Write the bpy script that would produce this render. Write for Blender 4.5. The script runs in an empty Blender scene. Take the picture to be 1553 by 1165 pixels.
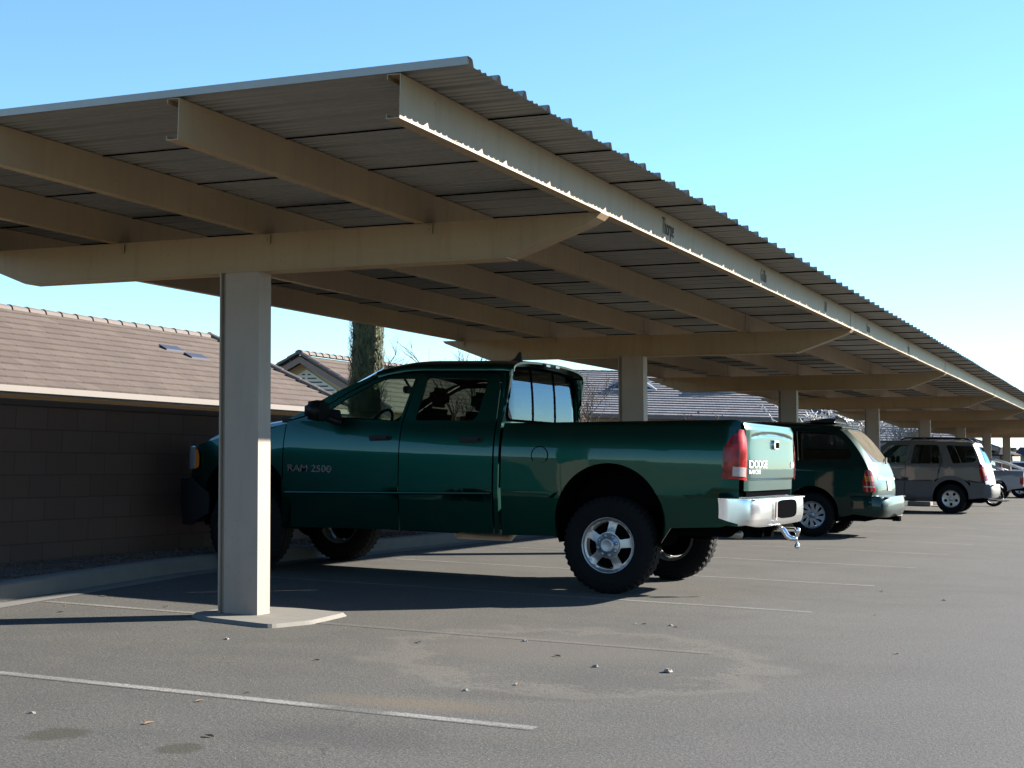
import bpy, bmesh, math, random
from mathutils import Vector, Matrix
from mathutils.geometry import tessellate_polygon
R = math.radians
sc = bpy.context.scene
col = sc.collection
rnd = random.Random(7)

# ------------------------------------------------------------------ camera
cam_d = bpy.data.cameras.new('camera'); cam = bpy.data.objects.new('camera', cam_d); col.objects.link(cam)
yaw, pit, rol = 0.4096, 0.0472, 0.0242
F = Vector((-math.sin(yaw)*math.cos(pit), math.cos(yaw)*math.cos(pit), math.sin(pit)))
Rv = Vector((math.cos(yaw), math.sin(yaw), 0)); Uv = Rv.cross(F)
R2 = math.cos(rol)*Rv + math.sin(rol)*Uv; U2 = -math.sin(rol)*Rv + math.cos(rol)*Uv
CAM = Vector((0, 0, 1.142))
m = Matrix((R2, U2, -F)).transposed().to_4x4(); m.translation = CAM
cam.matrix_world = m
cam_d.sensor_width = 36; cam_d.lens = 36*2241.0/1553
cam_d.clip_start = .1; cam_d.clip_end = 3000
sc.camera = cam

# ------------------------------------------------------------------ light
SUN = Vector((1.0, 1.12, .598)).normalized()
elev = math.asin(SUN.z); azim = math.atan2(SUN.x, SUN.y)
w = bpy.data.worlds.new('World'); sc.world = w; w.use_nodes = True
nt = w.node_tree; nt.nodes.clear()
out = nt.nodes.new('ShaderNodeOutputWorld'); bg = nt.nodes.new('ShaderNodeBackground')
sky = nt.nodes.new('ShaderNodeTexSky'); sky.sky_type = 'NISHITA'; sky.sun_disc = False
sky.sun_elevation = elev; sky.sun_rotation = azim; sky.altitude = 100
sky.air_density = 1.0; sky.dust_density = 0.0; sky.ozone_density = 4.5
bg.inputs[1].default_value = .074
tn = nt.nodes.new('ShaderNodeMix'); tn.data_type = 'RGBA'; tn.blend_type = 'MULTIPLY'; tn.inputs[0].default_value = 1; tn.inputs[7].default_value = (.88, 1.0, 1.02, 1)
nt.links.new(sky.outputs[0], tn.inputs[6]); nt.links.new(tn.outputs[2], bg.inputs[0]); nt.links.new(bg.outputs[0], out.inputs[0])
sd = bpy.data.lights.new('sun', 'SUN'); sd.energy = 5.0; sd.angle = R(.53); sd.color = (1, .93, .83)
so = bpy.data.objects.new('sun', sd); col.objects.link(so)
so.rotation_euler = SUN.to_track_quat('Z', 'Y').to_euler()
sc.view_settings.view_transform = 'Standard'; sc.view_settings.look = 'None'
sc.view_settings.exposure = 1.9; sc.view_settings.gamma = 1
sc.cycles.max_bounces = 8; sc.cycles.diffuse_bounces = 4; sc.cycles.transparent_max_bounces = 24

# ------------------------------------------------------------------ materials
class NB:
    def __init__(s, name):
        s.m = bpy.data.materials.new(name); s.m.use_nodes = True; s.t = s.m.node_tree; s.t.nodes.clear()
        s.o = s.n('ShaderNodeOutputMaterial')
    def n(s, ty, **k):
        x = s.t.nodes.new(ty)
        for a, v in k.items(): setattr(x, a, v)
        return x
    def l(s, a, b): s.t.links.new(a, b)
    def val(s, x, v):
        if hasattr(v, 'bl_idname') or hasattr(v, 'is_linked'): s.l(v, x)
        else: x.default_value = v
    def math(s, op, a, b=0.0, c=0.0, clamp=False):
        x = s.n('ShaderNodeMath', operation=op); x.use_clamp = clamp
        s.val(x.inputs[0], a); s.val(x.inputs[1], b); s.val(x.inputs[2], c)
        return x.outputs[0]
    def noise(s, vec, scale, detail=4, rough=.55, dist=0):
        x = s.n('ShaderNodeTexNoise'); s.l(vec, x.inputs['Vector'])
        x.inputs['Scale'].default_value = scale; x.inputs['Detail'].default_value = detail
        x.inputs['Roughness'].default_value = rough; x.inputs['Distortion'].default_value = dist
        return x.outputs['Fac']
    def ramp(s, f, stops):
        x = s.n('ShaderNodeValToRGB'); s.l(f, x.inputs[0]); e = x.color_ramp.elements
        while len(e) < len(stops): e.new(.5)
        for i, (p, c) in enumerate(stops):
            e[i].position = p; e[i].color = (c, c, c, 1) if not isinstance(c, tuple) else (*c, 1)
        return x.outputs[0]
    def mix(s, f, a, b, bt='MIX'):
        x = s.n('ShaderNodeMix', data_type='RGBA', blend_type=bt)
        s.val(x.inputs[0], f)
        for i, v in ((6, a), (7, b)):
            if isinstance(v, tuple): x.inputs[i].default_value = (*v, 1)
            else: s.l(v, x.inputs[i])
        return x.outputs[2]
    def obj(s): return s.n('ShaderNodeTexCoord').outputs['Object']
    def uv(s): return s.n('ShaderNodeTexCoord').outputs['UV']
    def geo(s): return s.n('ShaderNodeNewGeometry').outputs['Position']
    def bsdf(s, **k):
        x = s.n('ShaderNodeBsdfPrincipled')
        for a, v in k.items():
            i = x.inputs[a.replace('_', ' ')]
            if isinstance(v, tuple): i.default_value = (*v, 1)
            else: s.val(i, v)
        s.l(x.outputs[0], s.o.inputs[0]); return x
    def bump(s, b, h, strength=.3, dist=.01):
        x = s.n('ShaderNodeBump'); x.inputs['Strength'].default_value = strength; x.inputs['Distance'].default_value = dist
        s.l(h, x.inputs['Height']); s.l(x.outputs[0], b.inputs['Normal'])

def simple(name, c, rough=.6, metal=0, var=.12, nscale=6, bump=0, bscale=60, coat=0, spec=.5):
    b = NB(name); v = b.geo()
    if metal < .5: c = tuple(x*.64 for x in c)
    n = b.noise(v, nscale, 5)
    cc = b.mix(n, tuple(x*(1-var) for x in c), tuple(min(1, x*(1+var)) for x in c))
    p = b.bsdf(Base_Color=cc, Roughness=rough, Metallic=metal)
    p.inputs['Specular IOR Level'].default_value = spec
    if coat: p.inputs['Coat Weight'].default_value = coat; p.inputs['Coat Roughness'].default_value = .04
    if bump: b.bump(p, b.noise(v, bscale, 3), bump, .004)
    return b.m

def paint(name, c, metal=.35, rough=.32, dusty=.08):
    b = NB(name); v = b.obj()
    fl = b.noise(v, 900, 1)
    base = b.mix(fl, tuple(x*.82 for x in c), tuple(x*1.2 for x in c))
    du = b.ramp(b.noise(v, 2.2, 6, .6), [(.45, 0.0), (.8, 1.0)])
    base = b.mix(b.math('MULTIPLY', du, dusty), base, (.16, .14, .115))
    p = b.bsdf(Base_Color=base, Roughness=rough, Metallic=metal)
    p.inputs['Coat Weight'].default_value = .6; p.inputs['Coat Roughness'].default_value = .03
    x = b.n('ShaderNodeBump'); x.inputs['Strength'].default_value = .10; x.inputs['Distance'].default_value = .01
    b.l(b.noise(v, 2.6, 2), x.inputs['Height']); b.l(x.outputs[0], p.inputs['Coat Normal'])
    return b.m

def glass(name, tint, refl=1.45, rough=0.0, gc=(1, 1, 1), tan_refl=0):
    b = NB(name)
    t = b.n('ShaderNodeBsdfTransparent'); t.inputs[0].default_value = (*tint, 1)
    g = b.n('ShaderNodeBsdfGlossy'); g.inputs['Roughness'].default_value = rough; g.inputs[0].default_value = (*gc, 1)
    f = b.n('ShaderNodeFresnel'); bf = b.n('ShaderNodeNewGeometry').outputs['Backfacing']; b.l(b.math('MULTIPLY_ADD', bf, 1/refl-refl, refl), f.inputs[0])
    m = b.n('ShaderNodeMixShader'); b.l(f.outputs[0], m.inputs[0]); b.l(t.outputs[0], m.inputs[1]); b.l(g.outputs[0], m.inputs[2])
    if tan_refl:  # tan diffuse layer stands in for a bright reflection in the glass
        d = b.n('ShaderNodeBsdfDiffuse'); d.inputs[0].default_value = (.30, .27, .21, 1); m2 = b.n('ShaderNodeMixShader'); b.l(b.math('MULTIPLY', b.ramp(b.noise(b.geo(), 3, 4), [(.2, .6), (.8, 1.0)]), tan_refl), m2.inputs[0])
        b.l(m.outputs[0], m2.inputs[1]); b.l(d.outputs[0], m2.inputs[2]); m = m2
    b.l(m.outputs[0], b.o.inputs[0]); return b.m

M = {}
def steel_paint(name, c, grime):
    b = NB(name); v = b.geo(); mp = b.n('ShaderNodeMapping'); b.l(v, mp.inputs[0]); mp.inputs['Scale'].default_value = (6, 6, .7)
    st = b.noise(mp.outputs[0], 2.2, 5, .65); n = b.noise(v, 1.3, 5, .6); f = b.noise(v, 38, 3, .6)
    cc = b.mix(b.ramp(n, [(.3, 0.0), (.7, 1.0)]), tuple(x*.90 for x in c), tuple(x*1.08 for x in c))
    cc = b.mix(b.math('MULTIPLY', b.ramp(st, [(.50, 0.0), (.75, 1.0)]), grime), cc, tuple(x*y for x, y in zip(c, (.55, .48, .40))))
    cc = b.mix(b.math('MULTIPLY', b.ramp(f, [(.68, 0.0), (.74, 1.0)]), .7), cc, (.10, .045, .02))
    p = b.bsdf(Base_Color=cc, Roughness=.5); p.inputs['Specular IOR Level'].default_value = .4
    b.bump(p, b.noise(v, 5, 2), .12, .01); return b.m
M['beige'] = steel_paint('beige_paint_warm_bounce', (.315, .222, .124), .38)  # same paint as the columns, with brown bounce light put into the colour
M['beige_light'] = steel_paint('beige_paint_no_bounce', (.30, .238, .188), .22)  # column copy of that paint, without the bounce tint
M['galv'] = None
M['concrete'] = simple('concrete', (.25, .235, .205), .9, 0, .18, 8, .4, 70)
M['chrome'] = simple('chrome', (.82, .82, .82), .22, 1, .03, 5)
M['alloy'] = simple('polished_alloy', (.50, .485, .46), .42, .85, .05, 9)
M['alloy_grey'] = simple('grey_alloy', (.36, .37, .40), .4, .7, .08, 9)
M['black_plastic'] = simple('black_plastic', (.012, .012, .014), .5, 0, .2, 20, spec=.25)
M['black_matt'] = simple('underbody_black', (.006, .006, .007), .9, 0, .2, 20, spec=0)
M['rubber'] = simple('tyre_rubber', (.009, .009, .0095), .85, 0, .3, 12, .2, 90, spec=.2)
M['interior'] = simple('interior_cloth', (.012, .013, .015), .9, 0, .2, 10)
M['steel'] = simple('worn_steel', (.30, .28, .25), .4, .8, .3, 14)
M['green'] = paint('dark_green_pearl', (.0008, .046, .032), .93, .34, .05)
M['van_green'] = paint('dark_spruce_paint', (.002, .024, .022), .92, .40, .05)
M['silver'] = paint('warm_silver_paint', (.175, .160, .148), .7, .38)
M['cladding'] = simple('grey_cladding', (.12, .115, .11), .5, 0, .08, 8)
M['pale_silver'] = paint('pale_silver_paint', (.30, .30, .34), .6, .38)
M['white_paint'] = paint('white_car_paint', (.75, .75, .73), 0, .4)
M['red_lens'] = simple('red_lens', (.45, .006, .008), .12, 0, .25, 30, coat=1)
M['clear_lens'] = simple('clear_lens', (.62, .50, .48), .15, 0, .35, 60, coat=1)
M['amber_lens'] = simple('amber_lens', (.75, .20, .01), .2, 0, .2, 40, coat=1)
M['head_lens'] = simple('headlamp_lens', (.35, .36, .38), .1, .3, .2, 20, coat=1)
M['glass'] = glass('clear_glass', (.58, .70, .64), 1.5)
M['dark_glass'] = glass('privacy_glass', (.16, .19, .18), 1.5)
M['rear_glass'] = glass('rear_glass', (.16, .19, .20), 1.75, gc=(.62, .80, .95))
M['plate'] = simple('plate_white', (.72, .72, .72), .4, 0, .05, 30)
M['badge_chrome'] = simple('badge_bright', (.8, .8, .8), .15, 1)
M['badge'] = simple('badge_chrome', (1, 1, 1), .4, 0, .03, 8)
M['ink'] = simple('lettering_black', (.02, .018, .016), .7, 0, .1, 30)
M['fadeink'] = simple('lettering_faded', (.20, .17, .14), .7, 0, .1, 30)
M['stripe_ink'] = simple('lettering_grey', (.10, .09, .08), .7, 0, .1, 30)
M['vent_cream'] = simple('vent_cream', (.95, .90, .72), .7, 0, .04, 9)
M['stucco'] = simple('yellow_stucco', (.72, .56, .30), .9, 0, .1, 20, .4, 60)
M['fascia'] = simple('fascia_white', (.18, .15, .125), .6, 0, .08, 6)
M['gutter'] = simple('brown_gutter', (.30, .20, .15), .6, 0, .1, 6)
M['ridge_tile'] = simple('ridge_tile', (.17, .135, .112), .8, 0, .15, 9, .3, 60)
M['bark'] = simple('bare_bark', (.16, .12, .09), .9, 0, .3, 12, .3, 40)
M['pale_twig'] = simple('pale_twigs', (.80, .76, .70), .9, 0, .2, 12)
M['red_leaf'] = simple('red_leaves', (.24, .05, .03), .8, 0, .3, 12)
M['dry_leaf'] = simple('dry_leaf', (.30, .17, .08), .8, 0, .3, 40)
M['pale_stone'] = simple('pale_stone', (.36, .33, .29), .9, 0, .1, 30)
M['dark_blue'] = simple('dark_blue_roof_and_shadow', (.03, .04, .08), .7, 0, .1, 5)
M['navy_cloth'] = simple('umbrella_cloth', (.012, .014, .02), .9, 0, .1, 5)
M['brick'] = simple('reddish_post', (.20, .10, .07), .9, 0, .2, 9)
M['building'] = simple('tan_render', (.36, .30, .23), .9, 0, .1, 3)

def mk_galv():
    b = NB('galvanised_sheet'); v = b.geo()
    sep = b.n('ShaderNodeSeparateXYZ'); b.l(v, sep.inputs[0])
    st = b.n('ShaderNodeMapping'); b.l(v, st.inputs[0]); st.inputs['Scale'].default_value = (.6, 14, 1)
    n1 = b.noise(st.outputs[0], 2.5, 4); n2 = b.noise(v, 22, 3)
    c = b.mix(n1, (.215, .207, .182), (.335, .325, .295)); c = b.mix(b.math('MULTIPLY', n2, .35), c, (.19, .17, .14))
    p = b.bsdf(Base_Color=c, Roughness=.48, Metallic=.25)
    b.bump(p, n1, .15, .004)
    return b.m
M['galv'] = mk_galv()

def asphalt_nodes(b):
    v = b.geo()
    fine = b.noise(v, 85, 2, .75); mid = b.noise(v, 34, 3, .6); big = b.noise(v, .55, 5, .6, .6); pat = b.noise(v, 2.3, 5, .6, .4)
    sep = b.n('ShaderNodeSeparateXYZ'); b.l(v, sep.inputs[0]); X, Y = sep.outputs[0], sep.outputs[1]
    c = b.mix(b.ramp(big, [(.3, 0.0), (.7, 1.0)]), (.078, .077, .070), (.118, .114, .102))
    c = b.mix(b.math('MULTIPLY', b.ramp(pat, [(.42, 0.0), (.68, 1.0)]), .5), c, (.128, .117, .098))
    # aisle is a cooler, coarser mix than the bays
    ai = b.math('SMOOTH_MIN', b.math('MAXIMUM', b.math('MULTIPLY', b.math('ADD', b.math('ADD', X, 2.1), b.math('MULTIPLY', b.math('SUBTRACT', big, .5), 1.6)), .9), 0), 1, .1)
    c = b.mix(b.math('MULTIPLY', ai, .55), c, (.100, .099, .097))
    sp = b.n('ShaderNodeTexVoronoi'); b.l(v, sp.inputs['Vector']); sp.inputs['Scale'].default_value = 70
    spk = b.ramp(sp.outputs['Distance'], [(.10, 1.0), (.28, 0.0)])
    ran = b.n('ShaderNodeSeparateColor'); b.l(sp.outputs['Color'], ran.inputs[0])
    spk = b.math('MULTIPLY', spk, b.ramp(ran.outputs[0], [(.55, 0.0), (.75, 1.0)]))
    c = b.mix(b.math('MULTIPLY', b.ramp(fine, [(.34, 1.0), (.54, 0.0)]), .85), c, (.030, .028, .027))
    c = b.mix(b.math('MULTIPLY', spk, .55), c, (.34, .33, .31))
    c = b.mix(b.math('MULTIPLY', b.ramp(mid, [(.36, 1.0), (.54, 0.0)]), .38), c, (.048, .047, .044))
    # oil stains, dusty tyre arcs and dark coarse patches, all with a place of their own
    def blob(cx, cy, rx, ry, ang=0, soft=.35):
        mp = b.n('ShaderNodeMapping', vector_type='TEXTURE'); b.l(v, mp.inputs[0])
        mp.inputs['Location'].default_value = (cx, cy, 0); mp.inputs['Rotation'].default_value = (0, 0, ang); mp.inputs['Scale'].default_value = (rx, ry, 1000)
        ln = b.n('ShaderNodeVectorMath', operation='LENGTH'); b.l(mp.outputs[0], ln.inputs[0])
        d = b.math('ADD', ln.outputs['Value'], b.math('MULTIPLY', b.math('SUBTRACT', pat, .5), .9))
        d = b.math('ADD', d, b.math('MULTIPLY', b.math('SUBTRACT', mid, .5), .5))
        return b.ramp(d, [(1-soft, 1.0), (1.0, 0.0)]), d
    for a in ((-3.95, 4.68, .13, .17), (-3.37, 4.69, .10, .13)):
        f, _ = blob(*a); c = b.mix(b.math('MULTIPLY', f, .6), c, (.036, .033, .019))
    f, _ = blob(-3.05, 6.05, .62, .20, .15, .7); c = b.mix(b.math('MULTIPLY', f, .55), c, (.138, .108, .072))
    f, _ = blob(-2.95, 5.25, .55, .42, 0, .6); c = b.mix(b.math('MULTIPLY', b.math('MULTIPLY', f, b.ramp(fine, [(.4, 1.0), (.6, .2)])), .8), c, (.045, .043, .042))
    f, _ = blob(-2.85, 6.45, .55, .20, .3, .6); c = b.mix(b.math('MULTIPLY', b.math('MULTIPLY', f, b.ramp(fine, [(.4, 1.0), (.6, .2)])), .7), c, (.05, .047, .044))
    f, _ = blob(-3.2, 8.2, 1.0, .75, .4, .5); c = b.mix(b.math('MULTIPLY', f, .38), c, (.120, .104, .088))
    f, d = blob(-3.0, 7.9, 1.15, 1.45, .5, .5)
    ring = b.math('MULTIPLY', b.ramp(d, [(.74, 0.0), (.88, 1.0)]), b.ramp(d, [(.90, 1.0), (1.0, 0.0)]))
    c = b.mix(b.math('MULTIPLY', ring, .30), c, (.19, .167, .138))
    # cracks
    vo = b.n('ShaderNodeTexVoronoi', feature='DISTANCE_TO_EDGE'); vo.inputs['Scale'].default_value = .33
    wv = b.n('ShaderNodeVectorMath', operation='ADD'); b.l(v, wv.inputs[0])
    nn = b.n('ShaderNodeTexNoise'); b.l(v, nn.inputs['Vector']); nn.inputs['Scale'].default_value = 1.7; nn.inputs['Detail'].default_value = 6
    ns = b.n('ShaderNodeVectorMath', operation='SCALE'); b.l(nn.outputs['Color'], ns.inputs[0]); ns.inputs['Scale'].default_value = 1.3
    b.l(ns.outputs[0], wv.inputs[1]); b.l(wv.outputs[0], vo.inputs['Vector'])
    crk = b.math('MULTIPLY', b.ramp(vo.outputs['Distance'], [(.0, 1.0), (.004, 0.0)]), b.ramp(pat, [(.5, 0.0), (.6, 1.0)]))
    c = b.mix(b.math('MULTIPLY', crk, .6), c, (.03, .028, .026))
    h = b.math('ADD', b.math('MULTIPLY', fine, .6), b.math('MULTIPLY', mid, .5)); h = b.math('ADD', h, b.math('MULTIPLY', spk, .3))
    return c, h, X, Y, mid, fine
def mk_asphalt():
    b = NB('asphalt'); c, h = asphalt_nodes(b)[:2]
    p = b.bsdf(Base_Color=c, Roughness=.9); p.inputs['Specular IOR Level'].default_value = .2
    b.bump(p, h, .6, .006); return b.m
M['asphalt'] = mk_asphalt()
def mk_marking():
    b = NB('worn_marking_paint'); c, h, X, Y, mid, fine = asphalt_nodes(b); v = b.geo()
    k = b.math('DIVIDE', b.math('SUBTRACT', Y, 5.766), 2.736); k = b.math('ADD', k, 100.5)
    d = b.math('MULTIPLY', b.math('ABSOLUTE', b.math('SUBTRACT', b.math('FRACT', k), .5)), 2.736)
    n = b.noise(v, 30, 4, .7); d = b.math('ADD', d, b.math('MULTIPLY', b.math('SUBTRACT', n, .5), .03))
    edge = b.ramp(d, [(.030, 1.0), (.042, 0.0)])
    wear = b.ramp(b.math('ADD', b.math('MULTIPLY', b.noise(v, 1.3, 5, .65), .6), b.math('MULTIPLY', n, .4)), [(.36, 1.0), (.64, .25)])
    first = b.ramp(b.math('MULTIPLY', b.math('SUBTRACT', Y, 5.0), .5), [(.5, 1.0), (.9, .62)])
    far_ = b.math('MULTIPLY', b.math('MULTIPLY', b.math('GREATER_THAN', Y, 8.2), b.math('LESS_THAN', Y, 8.8)), b.ramp(b.math('MULTIPLY', b.math('ADD', X, 5.4), .5), [(0.0, 0.0), (.25, .72)]))
    first = b.math('MULTIPLY', first, b.math('SUBTRACT', 1.0, far_))
    gap_ = b.math('MULTIPLY', b.math('LESS_THAN', Y, 7.0), b.ramp(b.math('ADD', b.math('ABSOLUTE', b.math('ADD', X, 3.21)), b.math('MULTIPLY', b.math('SUBTRACT', n, .5), .2)), [(.10, .85), (.24, 0.0)]))
    first = b.math('MULTIPLY', first, b.math('SUBTRACT', 1.0, gap_))
    pit = b.ramp(fine, [(.34, .25), (.50, 1.0)])
    m_ = b.math('MULTIPLY', b.math('MULTIPLY', edge, wear), b.math('MULTIPLY', first, pit))
    cc = b.mix(m_, c, (.29, .28, .26))
    p = b.bsdf(Base_Color=cc, Roughness=.9); p.inputs['Specular IOR Level'].default_value = .2
    b.bump(p, h, .5, .006); return b.m
M['marking'] = mk_marking()

def mk_gravel():
    b = NB('gravel_ground'); v = b.geo()
    vo = b.n('ShaderNodeTexVoronoi'); b.l(v, vo.inputs['Vector']); vo.inputs['Scale'].default_value = 28
    c = b.mix(vo.outputs['Color'], (.06, .042, .034), (.18, .13, .11)); 
    p = b.bsdf(Base_Color=b.mix(.5, c, (.10, .075, .055)), Roughness=.95); b.bump(p, vo.outputs['Distance'], 1, .02); return b.m
M['gravel'] = mk_gravel()

def mk_block():
    b = NB('block_wall'); u = b.uv()
    br = b.n('ShaderNodeTexBrick'); b.l(u, br.inputs['Vector'])
    br.inputs['Scale'].default_value = 1; br.inputs['Brick Width'].default_value = .4; br.inputs['Row Height'].default_value = .2
    br.inputs['Mortar Size'].default_value = .006; br.inputs['Mortar Smooth'].default_value = .3; br.offset = .5
    br.inputs['Color1'].default_value = (.105, .060, .044, 1); br.inputs['Color2'].default_value = (.120, .072, .054, 1); br.inputs['Mortar'].default_value = (.066, .038, .029, 1)
    c = b.mix(b.math('MULTIPLY', b.noise(b.geo(), 3, 5), .5), br.outputs['Color'], (.085, .052, .040))
    p = b.bsdf(Base_Color=c, Roughness=.95)
    h = b.math('SUBTRACT', b.math('MULTIPLY', b.noise(b.geo(), 90, 3), .35), br.outputs['Fac']); b.bump(p, h, .7, .008); return b.m
M['block'] = mk_block()

def mk_tile(name, c1, c2, c3, wdt, row):
    b = NB(name); u = b.uv()
    br = b.n('ShaderNodeTexBrick'); b.l(u, br.inputs['Vector']); br.offset = .5
    br.inputs['Scale'].default_value = 1; br.inputs['Brick Width'].default_value = wdt; br.inputs['Row Height'].default_value = row
    br.inputs['Mortar Size'].default_value = .008; br.inputs['Mortar Smooth'].default_value = .1; br.inputs['Bias'].default_value = 0
    br.inputs['Color1'].default_value = (*c1, 1); br.inputs['Color2'].default_value = (*c2, 1); br.inputs['Mortar'].default_value = (*[x*.5 for x in c1], 1)
    c = b.mix(b.math('MULTIPLY', b.ramp(b.noise(b.geo(), 7, 6, .7), [(.4, 0.0), (.7, 1.0)]), .45), br.outputs['Color'], c3)
    p = b.bsdf(Base_Color=c, Roughness=.9); b.bump(p, br.outputs['Fac'], -.6, .02); return b.m
M['tile_brown'] = mk_tile('brown_roof_tile', (.082, .058, .044), (.106, .078, .060), (.058, .040, .030), .42, .30)
M['tile_grey'] = mk_tile('grey_roof_tile', (.17, .16, .165), (.23, .215, .215), (.12, .11, .12), .30, .30)

def mk_cypress():
    b = NB('cypress_foliage'); v = b.geo(); n = b.noise(v, 9, 4)
    c = b.mix(b.ramp(n, [(.3, 0.0), (.7, 1.0)]), (.022, .032, .014), (.085, .092, .034))
    p = b.bsdf(Base_Color=c, Roughness=.8); return b.m
M['cypress'] = mk_cypress()

def mk_lamp_red():
    b = NB('ribbed_red_lens'); v = b.obj()
    mp = b.n('ShaderNodeMapping'); b.l(v, mp.inputs[0]); mp.inputs['Scale'].default_value = (1, 1, 1)
    n = b.noise(mp.outputs[0], 14, 3); n2 = b.noise(v, 70, 2)
    c = b.mix(b.ramp(n, [(.38, 0.0), (.62, 1.0)]), (.16, .002, .003), (.42, .008, .006))
    p = b.bsdf(Base_Color=c, Roughness=.25); p.inputs['Coat Weight'].default_value = .15; p.inputs['Specular IOR Level'].default_value = .25
    p.inputs['Subsurface Weight'].default_value = 0
    b.bump(p, n2, .15, .002); return b.m
M['tail_red'] = mk_lamp_red()

# ------------------------------------------------------------------ helpers
def tag(o, label=None, cat=None, group=None, kind=None):
    if label: o['label'] = label
    if cat: o['category'] = cat
    if group: o['group'] = group
    if kind: o['kind'] = kind
    return o
def empty(name, loc, rz=0, **k):
    o = bpy.data.objects.new(name, None); col.objects.link(o); o.location = loc; o.rotation_euler = (0, 0, rz); o.empty_display_size = .2
    tag(o, **k); return o
def link(name, me, mat, parent=None):
    if mat is not None: me.materials.append(mat)
    o = bpy.data.objects.new(name, me); col.objects.link(o)
    if parent is not None: o.parent = parent
    return o
def bm_obj(name, bm, mat, parent=None, smooth=False):
    me = bpy.data.meshes.new(name); bm.normal_update(); bm.to_mesh(me); bm.free()
    if smooth:
        for p in me.polygons: p.use_smooth = True
    return link(name, me, mat, parent)
def box(bm, x0, x1, y0, y1, z0, z1):
    vs = [bm.verts.new((x, y, z)) for x in (x0, x1) for y in (y0, y1) for z in (z0, z1)]
    for f in ((0,1,3,2),(4,6,7,5),(0,4,5,1),(2,3,7,6),(0,2,6,4),(1,5,7,3)): bm.faces.new([vs[i] for i in f])
    return vs
def bevel(bm, w, seg=2):
    bmesh.ops.recalc_face_normals(bm, faces=bm.faces)
    bmesh.ops.bevel(bm, geom=list(bm.edges), offset=w, segments=seg, affect='EDGES', clamp_overlap=True)
def prism(bm, pts, axis, a0, a1):
    """extrude polygon; axis='y': pts (x,z); axis='x': pts (y,z); axis='z': pts (x,y)"""
    def mk(p, a):
        return {'y': (p[0], a, p[1]), 'x': (a, p[0], p[1]), 'z': (p[0], p[1], a)}[axis]
    A = [bm.verts.new(mk(p, a0)) for p in pts]; B = [bm.verts.new(mk(p, a1)) for p in pts]
    bm.faces.new(A); bm.faces.new(B[::-1]); n = len(pts)
    for i in range(n): bm.faces.new((A[i], B[i], B[(i+1) % n], A[(i+1) % n]))
    bmesh.ops.recalc_face_normals(bm, faces=bm.faces)
def tube(bm, pts, rad, n=8, cap=True):
    pts = [Vector(p) for p in pts]
    if not hasattr(rad, '__len__'): rad = [rad]*len(pts)
    rings = []
    for i, p in enumerate(pts):
        d = (pts[min(i+1, len(pts)-1)] - pts[max(i-1, 0)]).normalized()
        a = d.cross(Vector((0, 0, 1)) if abs(d.z) < .9 else Vector((1, 0, 0))).normalized(); b2 = d.cross(a)
        rings.append([bm.verts.new(p + (a*math.cos(t) + b2*math.sin(t))*rad[i]) for t in [2*math.pi*k/n for k in range(n)]])
    for r0, r1 in zip(rings, rings[1:]):
        for k in range(n): bm.faces.new((r0[k], r0[(k+1) % n], r1[(k+1) % n], r1[k]))
    if cap and n > 2: bm.faces.new(rings[0][::-1]); bm.faces.new(rings[-1])
def lathe(bm, prof, axis='y', n=48, c=(0, 0, 0), mod=None):
    """prof: (r, a); revolve about axis y through c"""
    rings = []
    for j, (r, a) in enumerate(prof):
        ring = []
        for k in range(n):
            t = 2*math.pi*k/n; rr = r + (mod(j, k, r, a) if mod else 0)
            ring.append(bm.verts.new((c[0] + rr*math.cos(t), c[1] + a, c[2] + rr*math.sin(t)) if axis == 'y' else (c[0] + rr*math.cos(t), c[1] + rr*math.sin(t), c[2] + a)))
        rings.append(ring)
    for r0, r1 in zip(rings, rings[1:]):
        for k in range(n): bm.faces.new((r0[k], r0[(k+1) % n], r1[(k+1) % n], r1[k]))
    return rings
def rounded(pts, r, n=5):
    """round polygon corners; r scalar or list"""
    out_ = []; N = len(pts)
    for i in range(N):
        p = Vector(pts[i]); a = Vector(pts[i-1]); b = Vector(pts[(i+1) % N]); rr = r[i] if hasattr(r, '__len__') else r
        if rr <= 0: out_.append(tuple(p)); continue
        da = (a-p); db = (b-p); k = min(rr, da.length*.48, db.length*.48)
        p0 = p + da.normalized()*k; p1 = p + db.normalized()*k
        for j in range(n+1):
            t = j/n; q = p0*(1-t)**2 + p*2*t*(1-t) + p1*t*t; out_.append(tuple(q))
    return out_
def arc(cx, cz, r, a0, a1, n=20):
    return [(cx + r*math.cos(a0+(a1-a0)*i/n), cz + r*math.sin(a0+(a1-a0)*i/n)) for i in range(n+1)]
def interp(tab, v):
    if v <= tab[0][0]: return tab[0][1]
    for (a, fa), (b, fb) in zip(tab, tab[1:]):
        if v <= b: return fa + (fb-fa)*(v-a)/(b-a)
    return tab[-1][1]
def spl(tab, v):
    """smooth (catmull-rom) interpolation"""
    n = len(tab)
    if v <= tab[0][0]: return tab[0][1]
    if v >= tab[-1][0]: return tab[-1][1]
    for i in range(n-1):
        if v <= tab[i+1][0]:
            x0, y0 = tab[i]; x1, y1 = tab[i+1]; h = x1-x0
            m0 = (y1-tab[i-1][1])/(x1-tab[i-1][0]) if i > 0 else (y1-y0)/h
            m1 = (tab[i+2][1]-y0)/(tab[i+2][0]-x0) if i+2 < n else (y1-y0)/h
            t = (v-x0)/h
            return (2*t**3-3*t*t+1)*y0 + (t**3-2*t*t+t)*h*m0 + (-2*t**3+3*t*t)*y1 + (t**3-t*t)*h*m1
def sst(a, b, x):
    t = max(0, min(1, (x-a)/(b-a))); return t*t*(3-2*t)

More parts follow.
